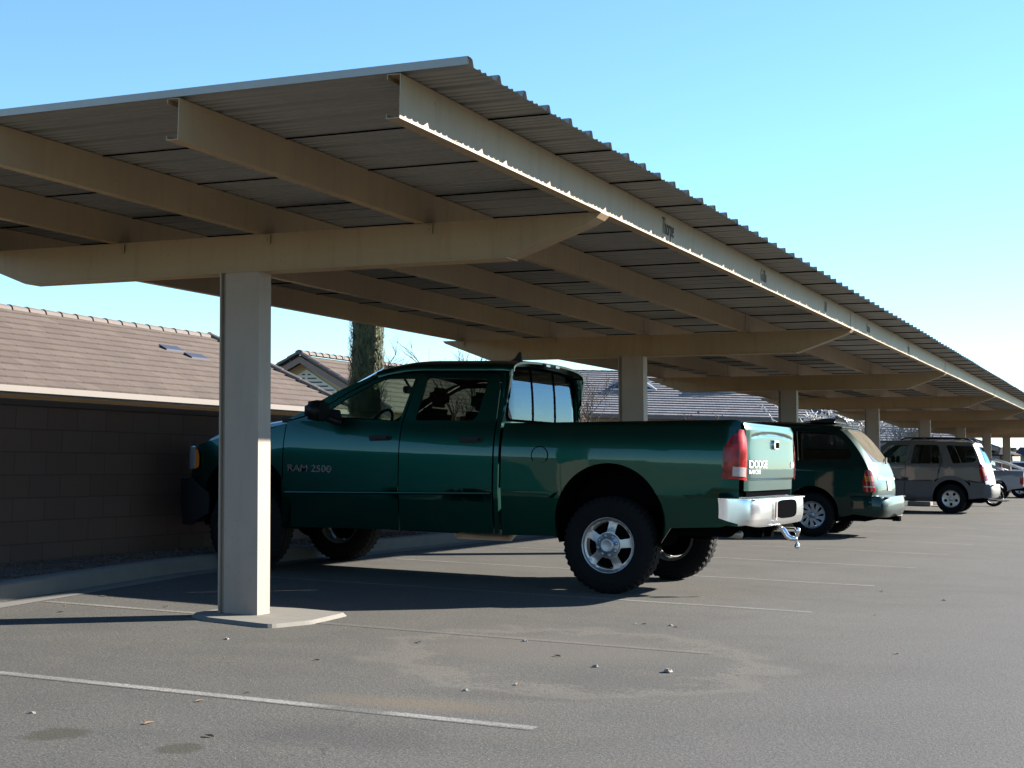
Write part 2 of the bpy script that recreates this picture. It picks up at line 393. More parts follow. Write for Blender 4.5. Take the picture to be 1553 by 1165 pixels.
def surf(name, outline, holes, P, mat, parent=None, step=.06, thick=.0, flip=False, stepb=None, back=True):
    loops = [[Vector((a, b, 0)) for a, b in outline]] + [[Vector((a, b, 0)) for a, b in h] for h in holes]
    tris = tessellate_polygon(loops); flat = [v for l in loops for v in l]
    bm = bmesh.new(); vs = [bm.verts.new(v) for v in flat]
    for t in tris:
        try: bm.faces.new([vs[i] for i in t])
        except ValueError: pass
    bmesh.ops.remove_doubles(bm, verts=bm.verts, dist=1e-6)
    lo = [min(v[k] for v in flat) for k in (0, 1)]; hi = [max(v[k] for v in flat) for k in (0, 1)]
    for k, stp in ((0, step), (1, stepb or step)):
        if not stp: continue
        n = int((hi[k]-lo[k])/stp)
        for i in range(1, n+1):
            co = [0, 0, 0]; co[k] = lo[k] + (hi[k]-lo[k])*i/(n+1); no = [0, 0, 0]; no[k] = 1
            bmesh.ops.bisect_plane(bm, geom=bm.verts[:]+bm.edges[:]+bm.faces[:], plane_co=co, plane_no=no, dist=1e-6)
    bm.verts.ensure_lookup_table(); bm.verts.index_update()
    AB = [(v.co.x, v.co.y) for v in bm.verts]; e = 2e-3
    pos = [Vector(P(a, b)) for a, b in AB]; nrm = []
    for a, b in AB:
        da = Vector(P(a+e, b))-Vector(P(a-e, b)); db = Vector(P(a, b+e))-Vector(P(a, b-e)); n_ = da.cross(db)
        n_ = n_.normalized() if n_.length > 1e-12 else Vector((0, 0, 1))
        nrm.append(-n_ if flip else n_)
    faces = []; fn = []
    for f in bm.faces:
        idx = [v.index for v in f.verts]
        c = (pos[idx[1]]-pos[idx[0]]).cross(pos[idx[2]]-pos[idx[0]])
        if c.dot(nrm[idx[0]]) < 0: idx.reverse()
        faces.append(idx); fn.append([nrm[i] for i in idx])
    verts = list(pos)
    if thick:
        N = len(verts); bk = [p - n*thick for p, n in zip(pos, nrm)]; verts += bk
        if back:
            for idx in [list(f) for f in faces]:
                r = [i+N for i in reversed(idx)]; faces.append(r); fn.append([-nrm[i-N] for i in r])
        for ed in bm.edges:
            if len(ed.link_faces) == 1:
                i, j = ed.verts[0].index, ed.verts[1].index
                q = [i, j, j+N, i+N]; nn = (verts[j]-verts[i]).cross(verts[i+N]-verts[i])
                if nn.length < 1e-12: continue
                fc = sum((pos[v.index] for v in ed.link_faces[0].verts), Vector())/len(ed.link_faces[0].verts)
                nn.normalize()
                if nn.dot(fc-pos[i]) > 0: q.reverse(); nn = -nn
                faces.append(q); fn.append([nn]*4)
    bm.free()
    me = bpy.data.meshes.new(name); me.from_pydata([tuple(v) for v in verts], [], faces); 
    for p in me.polygons: p.use_smooth = True
    me.update()
    # polygons keep their order; loops follow faces
    ln = [n for f in fn for n in f]
    if len(ln) == len(me.loops): me.normals_split_custom_set([tuple(n) for n in ln])
    return link(name, me, mat, parent)
def copy_tree(o, parent=None, deep=0):
    c = o.copy(); col.objects.link(c)
    if parent is not None: c.parent = parent
    for ch in [x for x in bpy.data.objects if x.parent == o and x != c]: copy_tree(ch, c)
    return c
def text_mesh(name, body, size, mat, parent, loc, mat3, xs=1, extr=.001, bold=0):
    cu = bpy.data.curves.new(name, 'FONT'); cu.body = body; cu.size = size; cu.extrude = extr; cu.offset = bold
    t = bpy.data.objects.new('tmp', cu); col.objects.link(t)
    dg = bpy.context.evaluated_depsgraph_get(); me = bpy.data.meshes.new_from_object(t.evaluated_get(dg))
    bpy.data.objects.remove(t)
    for v in me.vertices:
        q = mat3 @ Vector((v.co.x*xs, v.co.y, v.co.z)); v.co = q + Vector(loc)
    me.materials.clear()
    return link(name, me, mat, parent)

# ------------------------------------------------------------------ ground
def sheet(name, pts, z, mat, kind='structure'):
    bm = bmesh.new(); bm.faces.new([bm.verts.new((x, y, z)) for x, y in pts]); return tag(bm_obj(name, bm, mat), kind=kind)
sheet('asphalt_ground', [(-900, -900), (900, -900), (900, 1500), (-900, 1500)], 0, M['asphalt'])
SX0, SY0, SP = -2.36, 5.766, 2.736
bm = bmesh.new()
for i in range(-1, 24):
    y = SY0 + SP*i; x0 = -7.35 if y > 9 else -7.3
    n = 30
    for k in range(n):
        xa = x0 + (SX0-x0)*k/n; xb = x0 + (SX0-x0)*(k+1)/n; 
        wa = wb = .058
        bm.faces.new([bm.verts.new(p) for p in ((xa, y-wa, .0014), (xb, y-wb, .0014), (xb, y+wb, .0014), (xa, y+wa, .0014))])
tag(bm_obj('bay_markings', bm, M['marking']), kind='structure')
M['kerb'] = simple('kerb_concrete', (.22, .21, .19), .9, 0, .2, 5, .4, 70)
# kerb, gutter pan, gravel bed
kp = [(-6.3, 2.0), (-7.1, 6.0), (-7.50, 8.2), (-8.0, 11.0), (-8.05, 13), (-8.05, 90)]
bm = bmesh.new()
prof = [(0, .0), (-.015, .115), (-.035, .13), (-.15, .13), (-.15, .0)]
rings = []
for x, y in kp: rings.append([bm.verts.new((x+a, y, b)) for a, b in prof])
for r0, r1 in zip(rings, rings[1:]):
    for k in range(4): bm.faces.new((r0[k], r1[k], r1[k+1], r0[k+1]))
tag(bm_obj('kerb', bm, M['kerb'], smooth=False), kind='structure')
bm = bmesh.new(); prev = None
for x, y in kp:
    a, b = bm.verts.new((x, y, .0034)), bm.verts.new((x+.22, y, .0034))
    if prev: bm.faces.new((prev[0], prev[1], b, a))
    prev = (a, b)
tag(bm_obj('gutter_pan', bm, M['kerb']), kind='structure')
bm = bmesh.new(); prev = None
for x, y in kp:
    a, b = bm.verts.new((x-.15, y, .10)), bm.verts.new((-40, y, .10))
    if prev: bm.faces.new((prev[0], prev[1], b, a))
    prev = (a, b)
tag(bm_obj('gravel_bed', bm, M['gravel']), kind='structure')
bm = bmesh.new()
for i in range(1500):
    y = rnd.uniform(5, 17); kx = interp([(b, a) for a, b in kp], y)-.18
    x = rnd.uniform(-8.95, kx); s = rnd.uniform(.010, .024)
    mt = Matrix.Translation((x, y, .10+s*.4)) @ Matrix.Rotation(rnd.uniform(0, 6), 4, 'Z') @ Matrix.Diagonal((s, s*rnd.uniform(.6, 1), s*.6, 1))
    bmesh.ops.create_icosphere(bm, subdivisions=1, radius=1, matrix=mt)
M['pebble'] = simple('gravel_stones', (.13, .09, .07), .95, 0, .5, 9)
tag(bm_obj('gravel_stones', bm, M['pebble']), kind='stuff')

# ------------------------------------------------------------------ boundary wall
def wall(name, x, y0, y1, z0, z1, t, label):
    root = empty(name, (x, y0, 0), label=label, cat='wall')
    bm = bmesh.new(); box(bm, -t, 0, 0, y1-y0, z0, z1-.06)
    uvl = bm.loops.layers.uv.new('UVMap')
    for f in bm.faces:
        for l in f.loops: l[uvl].uv = (l.vert.co.y + l.vert.co.x, l.vert.co.z - (z1-.06))
    bm_obj('wall_body', bm, M['block'], root)
    bm = bmesh.new(); box(bm, -t-.01, .012, 0, y1-y0, z1-.06+.002, z1); bevel(bm, .008, 1)
    bm_obj('wall_cap', bm, M['block'], root)
    return root
wall('block_wall', -9.0, -12, 75, 0, 1.515, .2, 'long brown concrete block wall behind the gravel strip and kerb')

# ------------------------------------------------------------------ carport
CY0, CYD, NB_ = 8.52, 8.23, 8
YN = 5.80; YF = CY0 + CYD*(NB_-1) + 2.7
def zt(x): return 2.836 + .0187*(x+3.1)
car = empty('carport', (-5.6, CY0, 0), label='long beige steel carport with ribbed metal roof over the parking bays', cat='carport')
def cp(name, bm, mat, smooth=False, parent=None):
    for v in bm.verts: v.co -= Vector((-5.6, CY0, 0))
    return bm_obj(name, bm, mat, parent or car, smooth)
def copy_part(o, dy):
    c = o.copy(); col.objects.link(c); c.location.y += dy; return c
# column: steel channel pair, web recessed behind the left lip
bm = bmesh.new()
XL, XR_ = -5.79, -5.478; T2 = .08
box(bm, XL, XL+.012, -T2, T2, 0, 2.345)                       # left flange
box(bm, XL+.012, XL+.045, -T2+.03, T2-.03, 0, 2.345)
box(bm, XL+.045, XR_, -T2+.004, T2-.004, 0, 2.345)                   # main tube
for v in bm.verts: v.co.x -= .075*v.co.z/2.345; v.co.y += CY0
c0 = cp('column', bm, M['beige_light'])
bm = bmesh.new()
bt = [(-8.17, 2.505), (-7.58, 2.300), (-7.54, 2.300), (-3.74, 2.374), (-3.70, 2.378), (-3.20, 2.565), (-3.13, 2.60), (-3.10, 2.63), (-3.10, zt(-3.1)-.203), (-8.2, zt(-8.2)-.203), (-8.2, 2.53)]
prism(bm, bt, 'y', CY0-.075, CY0+.075)
# bottom lips and top lips, 2 mm proud
def lip(x0, z0, x1, z1, t, y0, y1): prism(bm, [(x0, z0), (x1, z1), (x1, z1+t), (x0, z0+t)], 'y', y0, y1)
lip(-7.56, 2.294, -3.72, 2.370, .008, CY0-.085, CY0+.085)
lip(-8.19, zt(-8.19)-.211, -3.12, zt(-3.12)-.211, .007, CY0-.083, CY0+.083)
b0 = cp('beam', bm, M['beige'])
bm = bmesh.new()
fp = [(-5.93, 8.31), (-5.70, 8.15), (-5.12, 8.04), (-5.02, 8.40), (-5.08, 8.98), (-5.5, 9.02), (-5.95, 8.93)]
fp = rounded(fp, .06, 3)
A = [bm.verts.new((x, y, 0)) for x, y in fp]; cxm = sum(p[0] for p in fp)/len(fp); cym = sum(p[1] for p in fp)/len(fp)
B = [bm.verts.new((cxm+(x-cxm)*.95, cym+(y-cym)*.95, .024)) for x, y in fp]
bm.faces.new(B)
for i in range(len(fp)): bm.faces.new((A[i], A[(i+1) % len(fp)], B[(i+1) % len(fp)], B[i]))
f0 = cp('footing', bm, M['concrete'])
for k in range(1, NB_):
    for o in (c0, b0, f0): copy_part(o, CYD*k)
# purlins: five lines of lipped channels, spliced once per span
PX = [-3.10, -4.30, -5.52, -6.73, -7.95]
joints = [YN] + [16.6 + CYD*i for i in range(0, 7)]
joints = [j for j in joints if j < YF-1] + [YF]
def purlin(x, y0, y1):
    bm = bmesh.new(); zt_ = zt(x); zb = zt_-.203; t = .004
    y0 += .004; y1 -= .004
    box(bm, x-t, x, y0, y1, zb, zt_)
    box(bm, x-.07, x-t, y0, y1, zt_-t, zt_); box(bm, x-.07, x-t, y0, y1, zb, zb+t)
    box(bm, x-.07, x-.07+t, y0, y1, zt_-.024, zt_-t); box(bm, x-.07, x-.07+t, y0, y1, zb+t, zb+.022)
    # stub end clip that shows beyond the web
    return cp('purlin', bm, M['beige'])
pur = {}
for x in PX:
    for i, (a, b) in enumerate(zip(joints, joints[1:])):
        o = purlin(x, a, b); pur[(x, i)] = o
# splice plates
for x in PX:
    for j in joints[1:-1]:
        bm = bmesh.new(); box(bm, x+.0005, x+.004, j-.02, j+.02, zt(x)-.198, zt(x)-.006); cp('splice_plate', bm, M['beige'])
# clips where the purlins sit on the beams
cl0 = []
for x in PX[1:]:
    bm = bmesh.new(); box(bm, x+.004, x+.055, CY0-.091, CY0-.087, zt(x)-.275, zt(x)-.215);
    tube(bm, [(x+.03, CY0-.091, zt(x)-.245), (x+.03, CY0-.099, zt(x)-.245)], .010, 6); cl0.append(cp('purlin_clip', bm, M['beige']))
for k in range(1, 5):
    for o in cl0: copy_part(o, CYD*k)
# lettering on the first purlin
def sign(y, body, size, mat, seg, xs=.55):
    mt = Matrix(((0, 0, 1), (1, 0, 0), (0, 1, 0)))
    o = text_mesh('lettering', body, size, mat, pur[(PX[0], seg)], (PX[0]+.0022+5.6, y-CY0, 2.685), mt, xs, .0006)
    return o
sign(9.66, 'Thorpe', .165, M['ink'], 0)
sign(12.45, 'Griffin', .15, M['fadeink'], 0)
sign(15.15, 'Hill', .15, M['fadeink'], 0)
sign(17.6, 'Ramos', .15, M['fadeink'], 1)
sign(20.8, 'Vega', .15, M['fadeink'], 1)
# roof sheets: three ribs each, lapped at the seams
def sheet_prof():
    p = []; 
    for r in range(3):
        y = r*.3048
        p += [(y, 0), (y+.018, .034), (y+.042, .034), (y+.060, 0)]
        for q in (.115, .175, .235):
            p += [(y+q, 0), (y+q+.007, .009), (y+q+.017, .009), (y+q+.024, 0)]
    p += [(.9144, -.001), (.9144+.038, -.001)]
    return p
RX0, RX1 = -8.55, -2.765
xs_ = [RX0 + (RX1-RX0)*i/10 for i in range(11)]
bm = bmesh.new(); pr_ = sheet_prof(); rows = []
for x in xs_:
    rows.append([bm.verts.new((x, YN+y, zt(x)+.004+z)) for y, z in pr_])
for r0, r1 in zip(rows, rows[1:]):
    for k in range(len(pr_)-1): bm.faces.new((r0[k], r1[k], r1[k+1], r0[k+1]))
# black strip along the lap, standing in for shade in the slit
for x0, x1 in zip(xs_, xs_[1:]):
    f = bm.faces.new([bm.verts.new(q) for q in ((x0, YN+.9535, zt(x0)-.008), (x1, YN+.9535, zt(x1)-.008), (x1, YN+.962, zt(x1)+.003), (x0, YN+.962, zt(x0)+.003))]); f.material_index = 1
s0 = cp('roof_panel', bm, M['galv']); s0.data.materials.append(M['black_matt'])
ns = int(round((YF-YN)/.9144))
for k in range(1, ns):
    c = copy_part(s0, .9144*k); c.location.z += .0006*(k % 2); c.location.x += rnd.uniform(-.006, .006)
# near edge trim rolled over the first rib
bm = bmesh.new()
for x0, x1 in zip(xs_, xs_[1:]):
    q = [(0, .0), (-.006, .0), (-.006, .037), (.030, .037), (.030, .034)]
    for (ya, za), (yb, zb) in zip(q, q[1:]):
        bm.faces.new([bm.verts.new(v) for v in ((x0, YN+ya, zt(x0)+.004+za), (x1, YN+ya, zt(x1)+.004+za), (x1, YN+yb, zt(x1)+.004+zb), (x0, YN+yb, zt(x0)+.004+zb))])
cp('edge_trim', bm, M['galv'])

# ------------------------------------------------------------------ wheels
def tyre_mesh(Rt, w, rim, blocks=44, mud=.010):
    bm = bmesh.new(); n = blocks*4
    pf = [(rim-.012, .03), (rim, .012), (rim+.02, .002), (rim+(Rt-rim)*.45, -.004), (Rt-.045, .006), (Rt-.028, .014), (Rt-.010, .026), (Rt, .045), (Rt, w*.30), (Rt-.010, w*.31), (Rt-.010, w*.34), (Rt, w*.35), (Rt, w*.49), (Rt-.01, w*.495), (Rt-.01, w*.52), (Rt, w*.525)]
    pf = pf + [(r, w-a) for r, a in reversed(pf[:-4])]
    L = len(pf)
    def mod(j, k, r, a):
        sh = (k//2 + (1 if a > w*.5 else 0)) % 2
        if r > Rt-.012 and sh and (a < w*.33 or a > w*.67): return -mud
        if r > Rt-.03 and sh and (a < .05 or a > w-.05): return -mud*.7
        return 0
    lathe(bm, pf, 'y', n, mod=mod); return bm
def make_wheel(parent, name, x, y, z, side, Rt, w, rim, style, spin=0, mats=('alloy',)):
    """wheel centre at (x, ., z), outer face at y (local), side=-1 faces -Y"""
    root = bm_obj('wheel', tyre_mesh(Rt, w, rim), M['rubber'], parent, smooth=False)
    root.location = (x, y, z)
    if side > 0: root.rotation_euler = (0, 0, math.pi)
    mt = M[mats[0]]
    def P(a, b):
        r = math.hypot(a, b); y_ = .034 + (.012*math.cos(min(1, r/(rim*.95))*math.pi*.5) - .010*sst(rim*.86, rim*.97, r))
        if style == 'five': y_ = .030 + .020*sst(rim*.40, rim*.75, r) - .018*sst(rim*.86, rim*.97, r)
        return (a, y_, b)
    circ = lambda r, n=56: [(r*math.cos(2*math.pi*i/n), r*math.sin(2*math.pi*i/n)) for i in range(n)]
    holes = []
    if style == 'five':
        for k in range(5):
            c = R(spin+36+72*k); h0, h1 = R(18), R(25)
            r0, r1 = rim*.47, rim*.86
            h = [(r0*math.cos(c-h0), r0*math.sin(c-h0)), (r1*math.cos(c-h1), r1*math.sin(c-h1))]
            h += [(r1*math.cos(c-h1+2*h1*t/6), r1*math.sin(c-h1+2*h1*t/6)) for t in range(1, 6)]
            h += [(r1*math.cos(c+h1), r1*math.sin(c+h1)), (r0*math.cos(c+h0), r0*math.sin(c+h0)), (r0*math.cos(c), r0*math.sin(c))]
            holes.append(rounded(h, [.02, .02, 0, 0, 0, 0, 0, .02, .02, 0], 3))
    elif style == 'five_small':
        for k in range(5):
            c = R(spin+36+72*k); rc = rim*.62
            h = [(rc*math.cos(c)+rim*.19*math.cos(t)*math.cos(c)-rim*.17*math.sin(t)*math.sin(c), rc*math.sin(c)+rim*.19*math.cos(t)*math.sin(c)+rim*.17*math.sin(t)*math.cos(c)) for t in [2*math.pi*i/10 for i in range(10)]]
            holes.append(h)
    elif style == 'swirl':
        for k in range(10):
            c = R(spin+36*k); pts = []
            for r_, da in ((.42, 0), (.62, .16), (.85, .20), (.87, .42), (.64, .42), (.46, .22)):
                pts.append((rim*r_*math.cos(c+da), rim*r_*math.sin(c+da)))
            holes.append(rounded(pts, rim*.06, 2))
    face = surf('rim', circ(rim*.955), holes, P, mt, root, step=.05, thick=.014, flip=False)
    bm = bmesh.new(); lathe(bm, [(rim*.925, .040), (rim*.945, .026), (rim*.965, .018), (rim+.001, .013), (rim+.004, .020), (rim-.004, .030), (rim-.010, .05), (rim*.90, .075), (rim*.86, w-.03), (rim-.004, w-.02)], 'y', 48)
    bm_obj('rim_barrel', bm, M['alloy_grey'], root, True)
    bm = bmesh.new(); lathe(bm, [(.001, .085), (rim*.80, .085), (rim*.80, .105), (.001, .105)], 'y', 40); 
    bm_obj('brake_disc', bm, M['black_matt'], root, False)
    if style == 'five':
        bm = bmesh.new()
        lathe(bm, [(rim*.44, .040), (rim*.44, .018), (rim*.42, .012), (rim*.28, .012), (rim*.27, .0), (rim*.25, -.010), (rim*.20, -.014), (rim*.17, -.011), (.001, -.011)], 'y', 40)
        for k in range(8):
            t = 2*math.pi*(k+.3)/8; cc = (rim*.355*math.cos(t), 0, rim*.355*math.sin(t))
            lathe(bm, [(.017, .013), (.017, -.002), (.010, -.010), (.0005, -.012)], 'y', 8, cc)
        bm_obj('hub_cap', bm, M['alloy_grey'], root, True)
    else:
        bm = bmesh.new(); lathe(bm, [(rim*.22, .045), (rim*.22, .016), (rim*.17, .008), (.001, .006)], 'y', 24)
        for k in range(5):
            t = 2*math.pi*(k+.3)/5; lathe(bm, [(.012, .045), (.012, .022), (.001, .018)], 'y', 6, (rim*.33*math.cos(t), 0, rim*.33*math.sin(t)))
        bm_obj('hub_cap', bm, mt, root, True)
    return root

# ------------------------------------------------------------------ the green pickup
TX, TY = -5.7, 12.62
tr = empty('pickup_truck', (TX, TY, 0), label='large dark green crew cab pickup truck with chrome rear bumper and tow hitch, nearest vehicle', cat='pickup truck')
def zc(x): return .726 + (x+7.3)*.0288
def inset(x, z):
    f = 0
    if z > 1.10: f += .62*(z-1.10)**2 if z < 1.36 else .0419 + .322*(z-1.36)
    if x < -7.2 and z > 1.05: f += .10*(z-1.05)*sst(-7.2, -7.7, x)
    if z > 1.40: f = .0548 + .25*(z-1.40) + .10*max(0, z-1.80)
    if x > -5.14 and z > 1.36: f = .0419 + .32*(min(z, 1.46)-1.36) + .028*sst(1.405+(x+5.13)*.026-.01, 1.432+(x+5.13)*.026-.005, z)
    if z < 1.10: f += .012*(1.1-z)
    c = zc(x); f += .010*sst(c+.006, c-.006, z)
    if z < c: f += .13*(c-z)
    if x > -3.18: f += .055*((x+3.18)/.13)**2*.9
    if x < -8.0: f += .55*(-8.0-x)**2*1.2
    return f
def PS(s):
    return lambda x, z: (x-TX, s*(1.0-inset(x, z)), z)
def mirrored(name, outline, holes, mat, step=.07, thick=.02, off=0, par=None):
    res = []
    for s in (-1, 1):
        P0 = PS(s)
        P = (lambda P0, s: (lambda x, z: (P0(x, z)[0], P0(x, z)[1]+s*off, z)))(P0, s)
        res.append(surf(name, outline, holes, P, mat, par or tr, step, thick, flip=(s > 0)))
    return res
Gm = M['green']
# bed side with wheel arch
arch_r = [(x, z) for x, z in arc(-4.15, .61, .475, R(-22), R(202), 28)]
ol = [(-5.132, .445), (-4.66, .455)] + arch_r[::-1] + [(-3.62, .565), (-3.2, .590), (-3.10, .62), (-3.055, .78), (-3.050, 1.30), (-3.062, 1.452), (-3.10, 1.462), (-5.132, 1.406)]
bs = mirrored('bed_side', ol, [], Gm)
# fuel door
bm = bmesh.new()
for i in range(14):
    t0 = R(-40)+R(260)*i/14; t1 = R(-40)+R(260)*(i+1)/14
    for r_ in (.080,):
        q = []
        for t, r in ((t0, r_), (t1, r_), (t1, r_-.008), (t0, r_-.008)):
            x = -4.775+r*math.cos(t); z = 1.135+r*math.sin(t); q.append(bm.verts.new((x-TX, -(1.0-inset(x, z))-.0015, z)))
        bm.faces.new(q)
bm_obj('fuel_door_gap', bm, M['black_matt'], tr)
surf('fuel_door', [(-4.775+.070*math.cos(t), 1.135+.070*math.sin(t)) for t in [2*math.pi*i/28 for i in range(28)]], [], lambda x, z: (x-TX, -(1.0-inset(x, z))-.003, z), Gm, tr, .03, .004)
# cab doors
WF = rounded([(-6.90, 1.490), (-6.80, 1.425), (-6.155, 1.405), (-6.055, 1.795), (-6.345, 1.792), (-6.45, 1.755), (-6.72, 1.615)], [.01, .03, .02, .02, .03, .05, .05], 4)
WR_ = rounded([(-6.000, 1.415), (-5.405, 1.425), (-5.335, 1.790), (-5.93, 1.805)], [.03, .07, .05, .03], 5)
fd = mirrored('front_door', [(-7.315, .425), (-6.128, .445), (-6.128, 1.395), (-6.022, 1.845), (-6.30, 1.838), (-6.42, 1.805), (-6.72, 1.655), (-6.95, 1.515), (-7.06, 1.455), (-7.315, 1.385)], [WF], Gm)
rd = mirrored('rear_door', [(-6.118, .445), (-5.215, .450), (-5.215, 1.70), (-5.235, 1.80), (-5.29, 1.848), (-6.012, 1.848), (-6.118, 1.395)], [WR_], Gm)
for s_i, s in enumerate((-1, 1)):
    P = (lambda s: (lambda x, z: (x-TX, s*(1.0-inset(x, z)-.012), z)))(s)
    surf('window_glass', [(a*1, b) for a, b in rounded([(-6.93, 1.495), (-6.82, 1.41), (-6.14, 1.395), (-6.04, 1.81), (-6.35, 1.805), (-6.73, 1.63)], .01, 2)], [], P, M['glass'], fd[s_i], .1, 0, flip=(s > 0))
    surf('window_glass', rounded([(-6.01, 1.40), (-5.39, 1.415), (-5.32, 1.805), (-5.92, 1.815)], .03, 3), [], P, M['dark_glass'], rd[s_i], .1, 0, flip=(s > 0))
# cab shell: A pillar, roof rail and C pillar in one
cab_ol = [(-7.30, 1.400), (-7.065, 1.470), (-6.945, 1.530), (-6.715, 1.670), (-6.42, 1.820), (-6.29, 1.857), (-5.28, 1.862), (-5.222, 1.805), (-5.200, 1.70), (-5.200, .45), (-5.160, .45), (-5.158, 1.40), (-5.092, 1.875), (-5.9, 1.885), (-6.25, 1.872), (-6.50, 1.815), (-6.80, 1.690), (-7.02, 1.575), (-7.12, 1.500), (-7.30, 1.42)]
cs = mirrored('cab_pillars', cab_ol, [], Gm, .05, .03)
def roofz(x): return -.30*max(0, -5.95-x)**2*1.0 - .35*max(0, x+5.25)**2
def Proof(x, t):
    a = t*math.pi/2; s_ = math.sin(a); c_ = max(0, math.cos(a))
    y = .868*math.copysign(abs(s_)**.8, s_); xx = x
    zz = 1.868 + .118*c_**.62 + roofz(x)*1.0
    return (xx-TX, y, zz)
ro = [(-6.42-.10*(1-(t/1.0)**2), t) for t in [i/10 for i in range(-10, 11)]]
surf('roof', ro + [(-5.088, 1.0), (-5.088, -1.0)], [], Proof, Gm, tr, .10, .02, stepb=.05)
# windscreen
def Pws(u, v):
    x = -7.16 + (.74)*v; z = 1.462 + (1.845-1.462)*max(0, v)**.9
    y = u*(.915-.085*v); x -= .19*(1-u*u)*(1-.3*v); z += (.085*v+.02)*(1-abs(u)**4)
    return (x-TX, y, z)
surf('windscreen', [(-1, 0), (1, 0), (1, 1), (-1, 1)], [], Pws, M['glass'], tr, .2, 0, flip=True)
# front fenders, hood, nose
arch_f = arc(-7.72, .61, .475, R(-22), R(202), 28)
def crest(x): return spl([(-8.40, 1.10), (-8.30, 1.155), (-8.05, 1.225), (-7.7, 1.30), (-7.3, 1.375)], x)
fo = [(-8.30, .47), (-8.22, .455)] + arch_f[::-1] + [(-7.325, .43), (-7.325, 1.372)] + [(x, crest(x)-.004) for x in (-7.5, -7.7, -7.9, -8.1, -8.2, -8.3)] + [(-8.355, 1.08), (-8.385, .95), (-8.385, .75), (-8.36, .6)]
mirrored('front_fender', fo, [], Gm)
def Phood(x, y):
    a = abs(y); cr = crest(x); top = spl([(-8.42, 1.19), (-8.36, 1.235), (-8.1, 1.315), (-7.7, 1.385), (-7.22, 1.455)], x)
    z = cr + (top-cr)*sst(.82, .60, a) + .012*sst(.5, .2, a); hw = .982
    return (x-TX, y*1.0, z - .012*(max(0, a-.85)/.12)**2)
def hx(y): return -8.40+.10*abs(y)**3
hw_ = lambda x: 1-inset(x, crest(x))
surf('hood', [(hx(y), y) for y in [-.93+1.86*i/14 for i in range(15)]] + [(-7.9, .955), (-7.5, .955), (-7.16, .94), (-7.30, .5), (-7.36, 0), (-7.30, -.5), (-7.16, -.94), (-7.5, -.955), (-7.9, -.955)], [], Phood, Gm, tr, .07, .02)
bm = bmesh.new(); box(bm, -7.4-TX, -7.1-TX, -.9, .9, 1.38, 1.43); bm_obj('cowl', bm, M['black_plastic'], tr)
bm = bmesh.new(); box(bm, -8.37-TX, -8.25-TX, -.90, .90, .62, 1.16); bevel(bm, .03); bm_obj('nose_panel', bm, Gm, tr)
bm = bmesh.new()
for k in range(7):
    box(bm, -8.42-TX, -8.385-TX, -.55, .55, .84+k*.05, .855+k*.05)
prism(bm, [(-.62, .80), (.62, .80), (.60, 1.20), (-.60, 1.20)], 'x', -8.385-TX, -8.372-TX)
box(bm, -8.44-TX, -8.40-TX, -.04, .04, .80, 1.20); box(bm, -8.44-TX, -8.40-TX, -.62, .62, .99, 1.03)
bm_obj('grille', bm, M['chrome'], tr)
for s in (-1, 1):
    def Ph(a, b, s=s):
        # wrap round the corner: a from 0 (front) to 1 (side)
        p = [(-8.425, .60), (-8.42, .78), (-8.385, .90), (-8.30, .958), (-8.23, .966)]
        return (spl([(i/4, q[0]) for i, q in enumerate(p)], a)-TX, s*(spl([(i/4, q[1]) for i, q in enumerate(p)], a)), b)
    h = surf('headlight', rounded([(0, .90), (.78, .93), (.80, 1.08), (.66, 1.14), (0, 1.15)], .03, 3), [], Ph, M['head_lens'], tr, .15, .03, flip=(s < 0), stepb=.1)
    surf('turn_signal', rounded([(.74, .92), (.93, .95), (.92, 1.06), (.84, 1.12), (.74, 1.10)], .03, 3), [], lambda a, b, Ph=Ph: tuple(Vector(Ph(a, b))+Vector((-.004, s*.008, 0))), M['amber_lens'], h, .1, .01, flip=(s < 0))
def Pfb(a, b):
    p = [(-8.06, -.985), (-8.30, -.990), (-8.46, -.93), (-8.56, -.75), (-8.60, 0), (-8.56, .75), (-8.46, .93), (-8.30, .99), (-8.06, .985)]
    q = [(i, c) for i, c in enumerate(p)]
    x = spl([(i, c[0]) for i, c in q], a); y = spl([(i, c[1]) for i, c in q], a)
    t = (b-.40)/.42; k = .05*math.sin(math.pi*min(1, max(0, t)))
    x -= k*(1-abs(y)/1.3)-.06*(1-t)*(1 if a > 1 and a < 7 else 0)*.5
    return (x-TX, y*(1+.01*k), b)
surf('front_bumper', rounded([(.2, .52), (1.2, .40), (6.8, .40), (7.8, .52), (7.8, .70), (6.9, .84), (1.1, .84), (.2, .70)], .05, 3), [], Pfb, M['black_plastic'], tr, .25, .03, stepb=.06, flip=True)
# mirrors
for s in (-1, 1):
    bm = bmesh.new(); vs = box(bm, -6.96-TX, -6.80-TX, s*1.06, s*1.27, 1.385, 1.585)
    for v in vs:
        if v.co.x < -6.9-TX: v.co.z = 1.485+(v.co.z-1.485)*.75
    bevel(bm, .035, 3); mo = bm_obj('side_mirror', bm, M['black_plastic'], tr, True)
    bm = bmesh.new(); tube(bm, [(-6.84-TX, s*1.12, 1.44), (-6.80-TX, s*.97, 1.40), (-6.76-TX, s*.93, 1.39)], [.03, .035, .05], 8); bm_obj('mirror_arm', bm, M['black_plastic'], mo, True)
    bm = bmesh.new(); box(bm, -6.797-TX, -6.795-TX, s*1.08, s*1.25, 1.41, 1.56); bm_obj('mirror_glass', bm, M['black_plastic'], mo)
    # triangular sail behind the mirror
    bm = bmesh.new(); prism(bm, [(-7.02-TX, 1.465), (-6.74-TX, 1.425), (-6.76-TX, 1.50), (-6.90-TX, 1.52)], 'y', s*.945, s*.965); bm_obj('mirror_sail', bm, M['black_plastic'], mo)
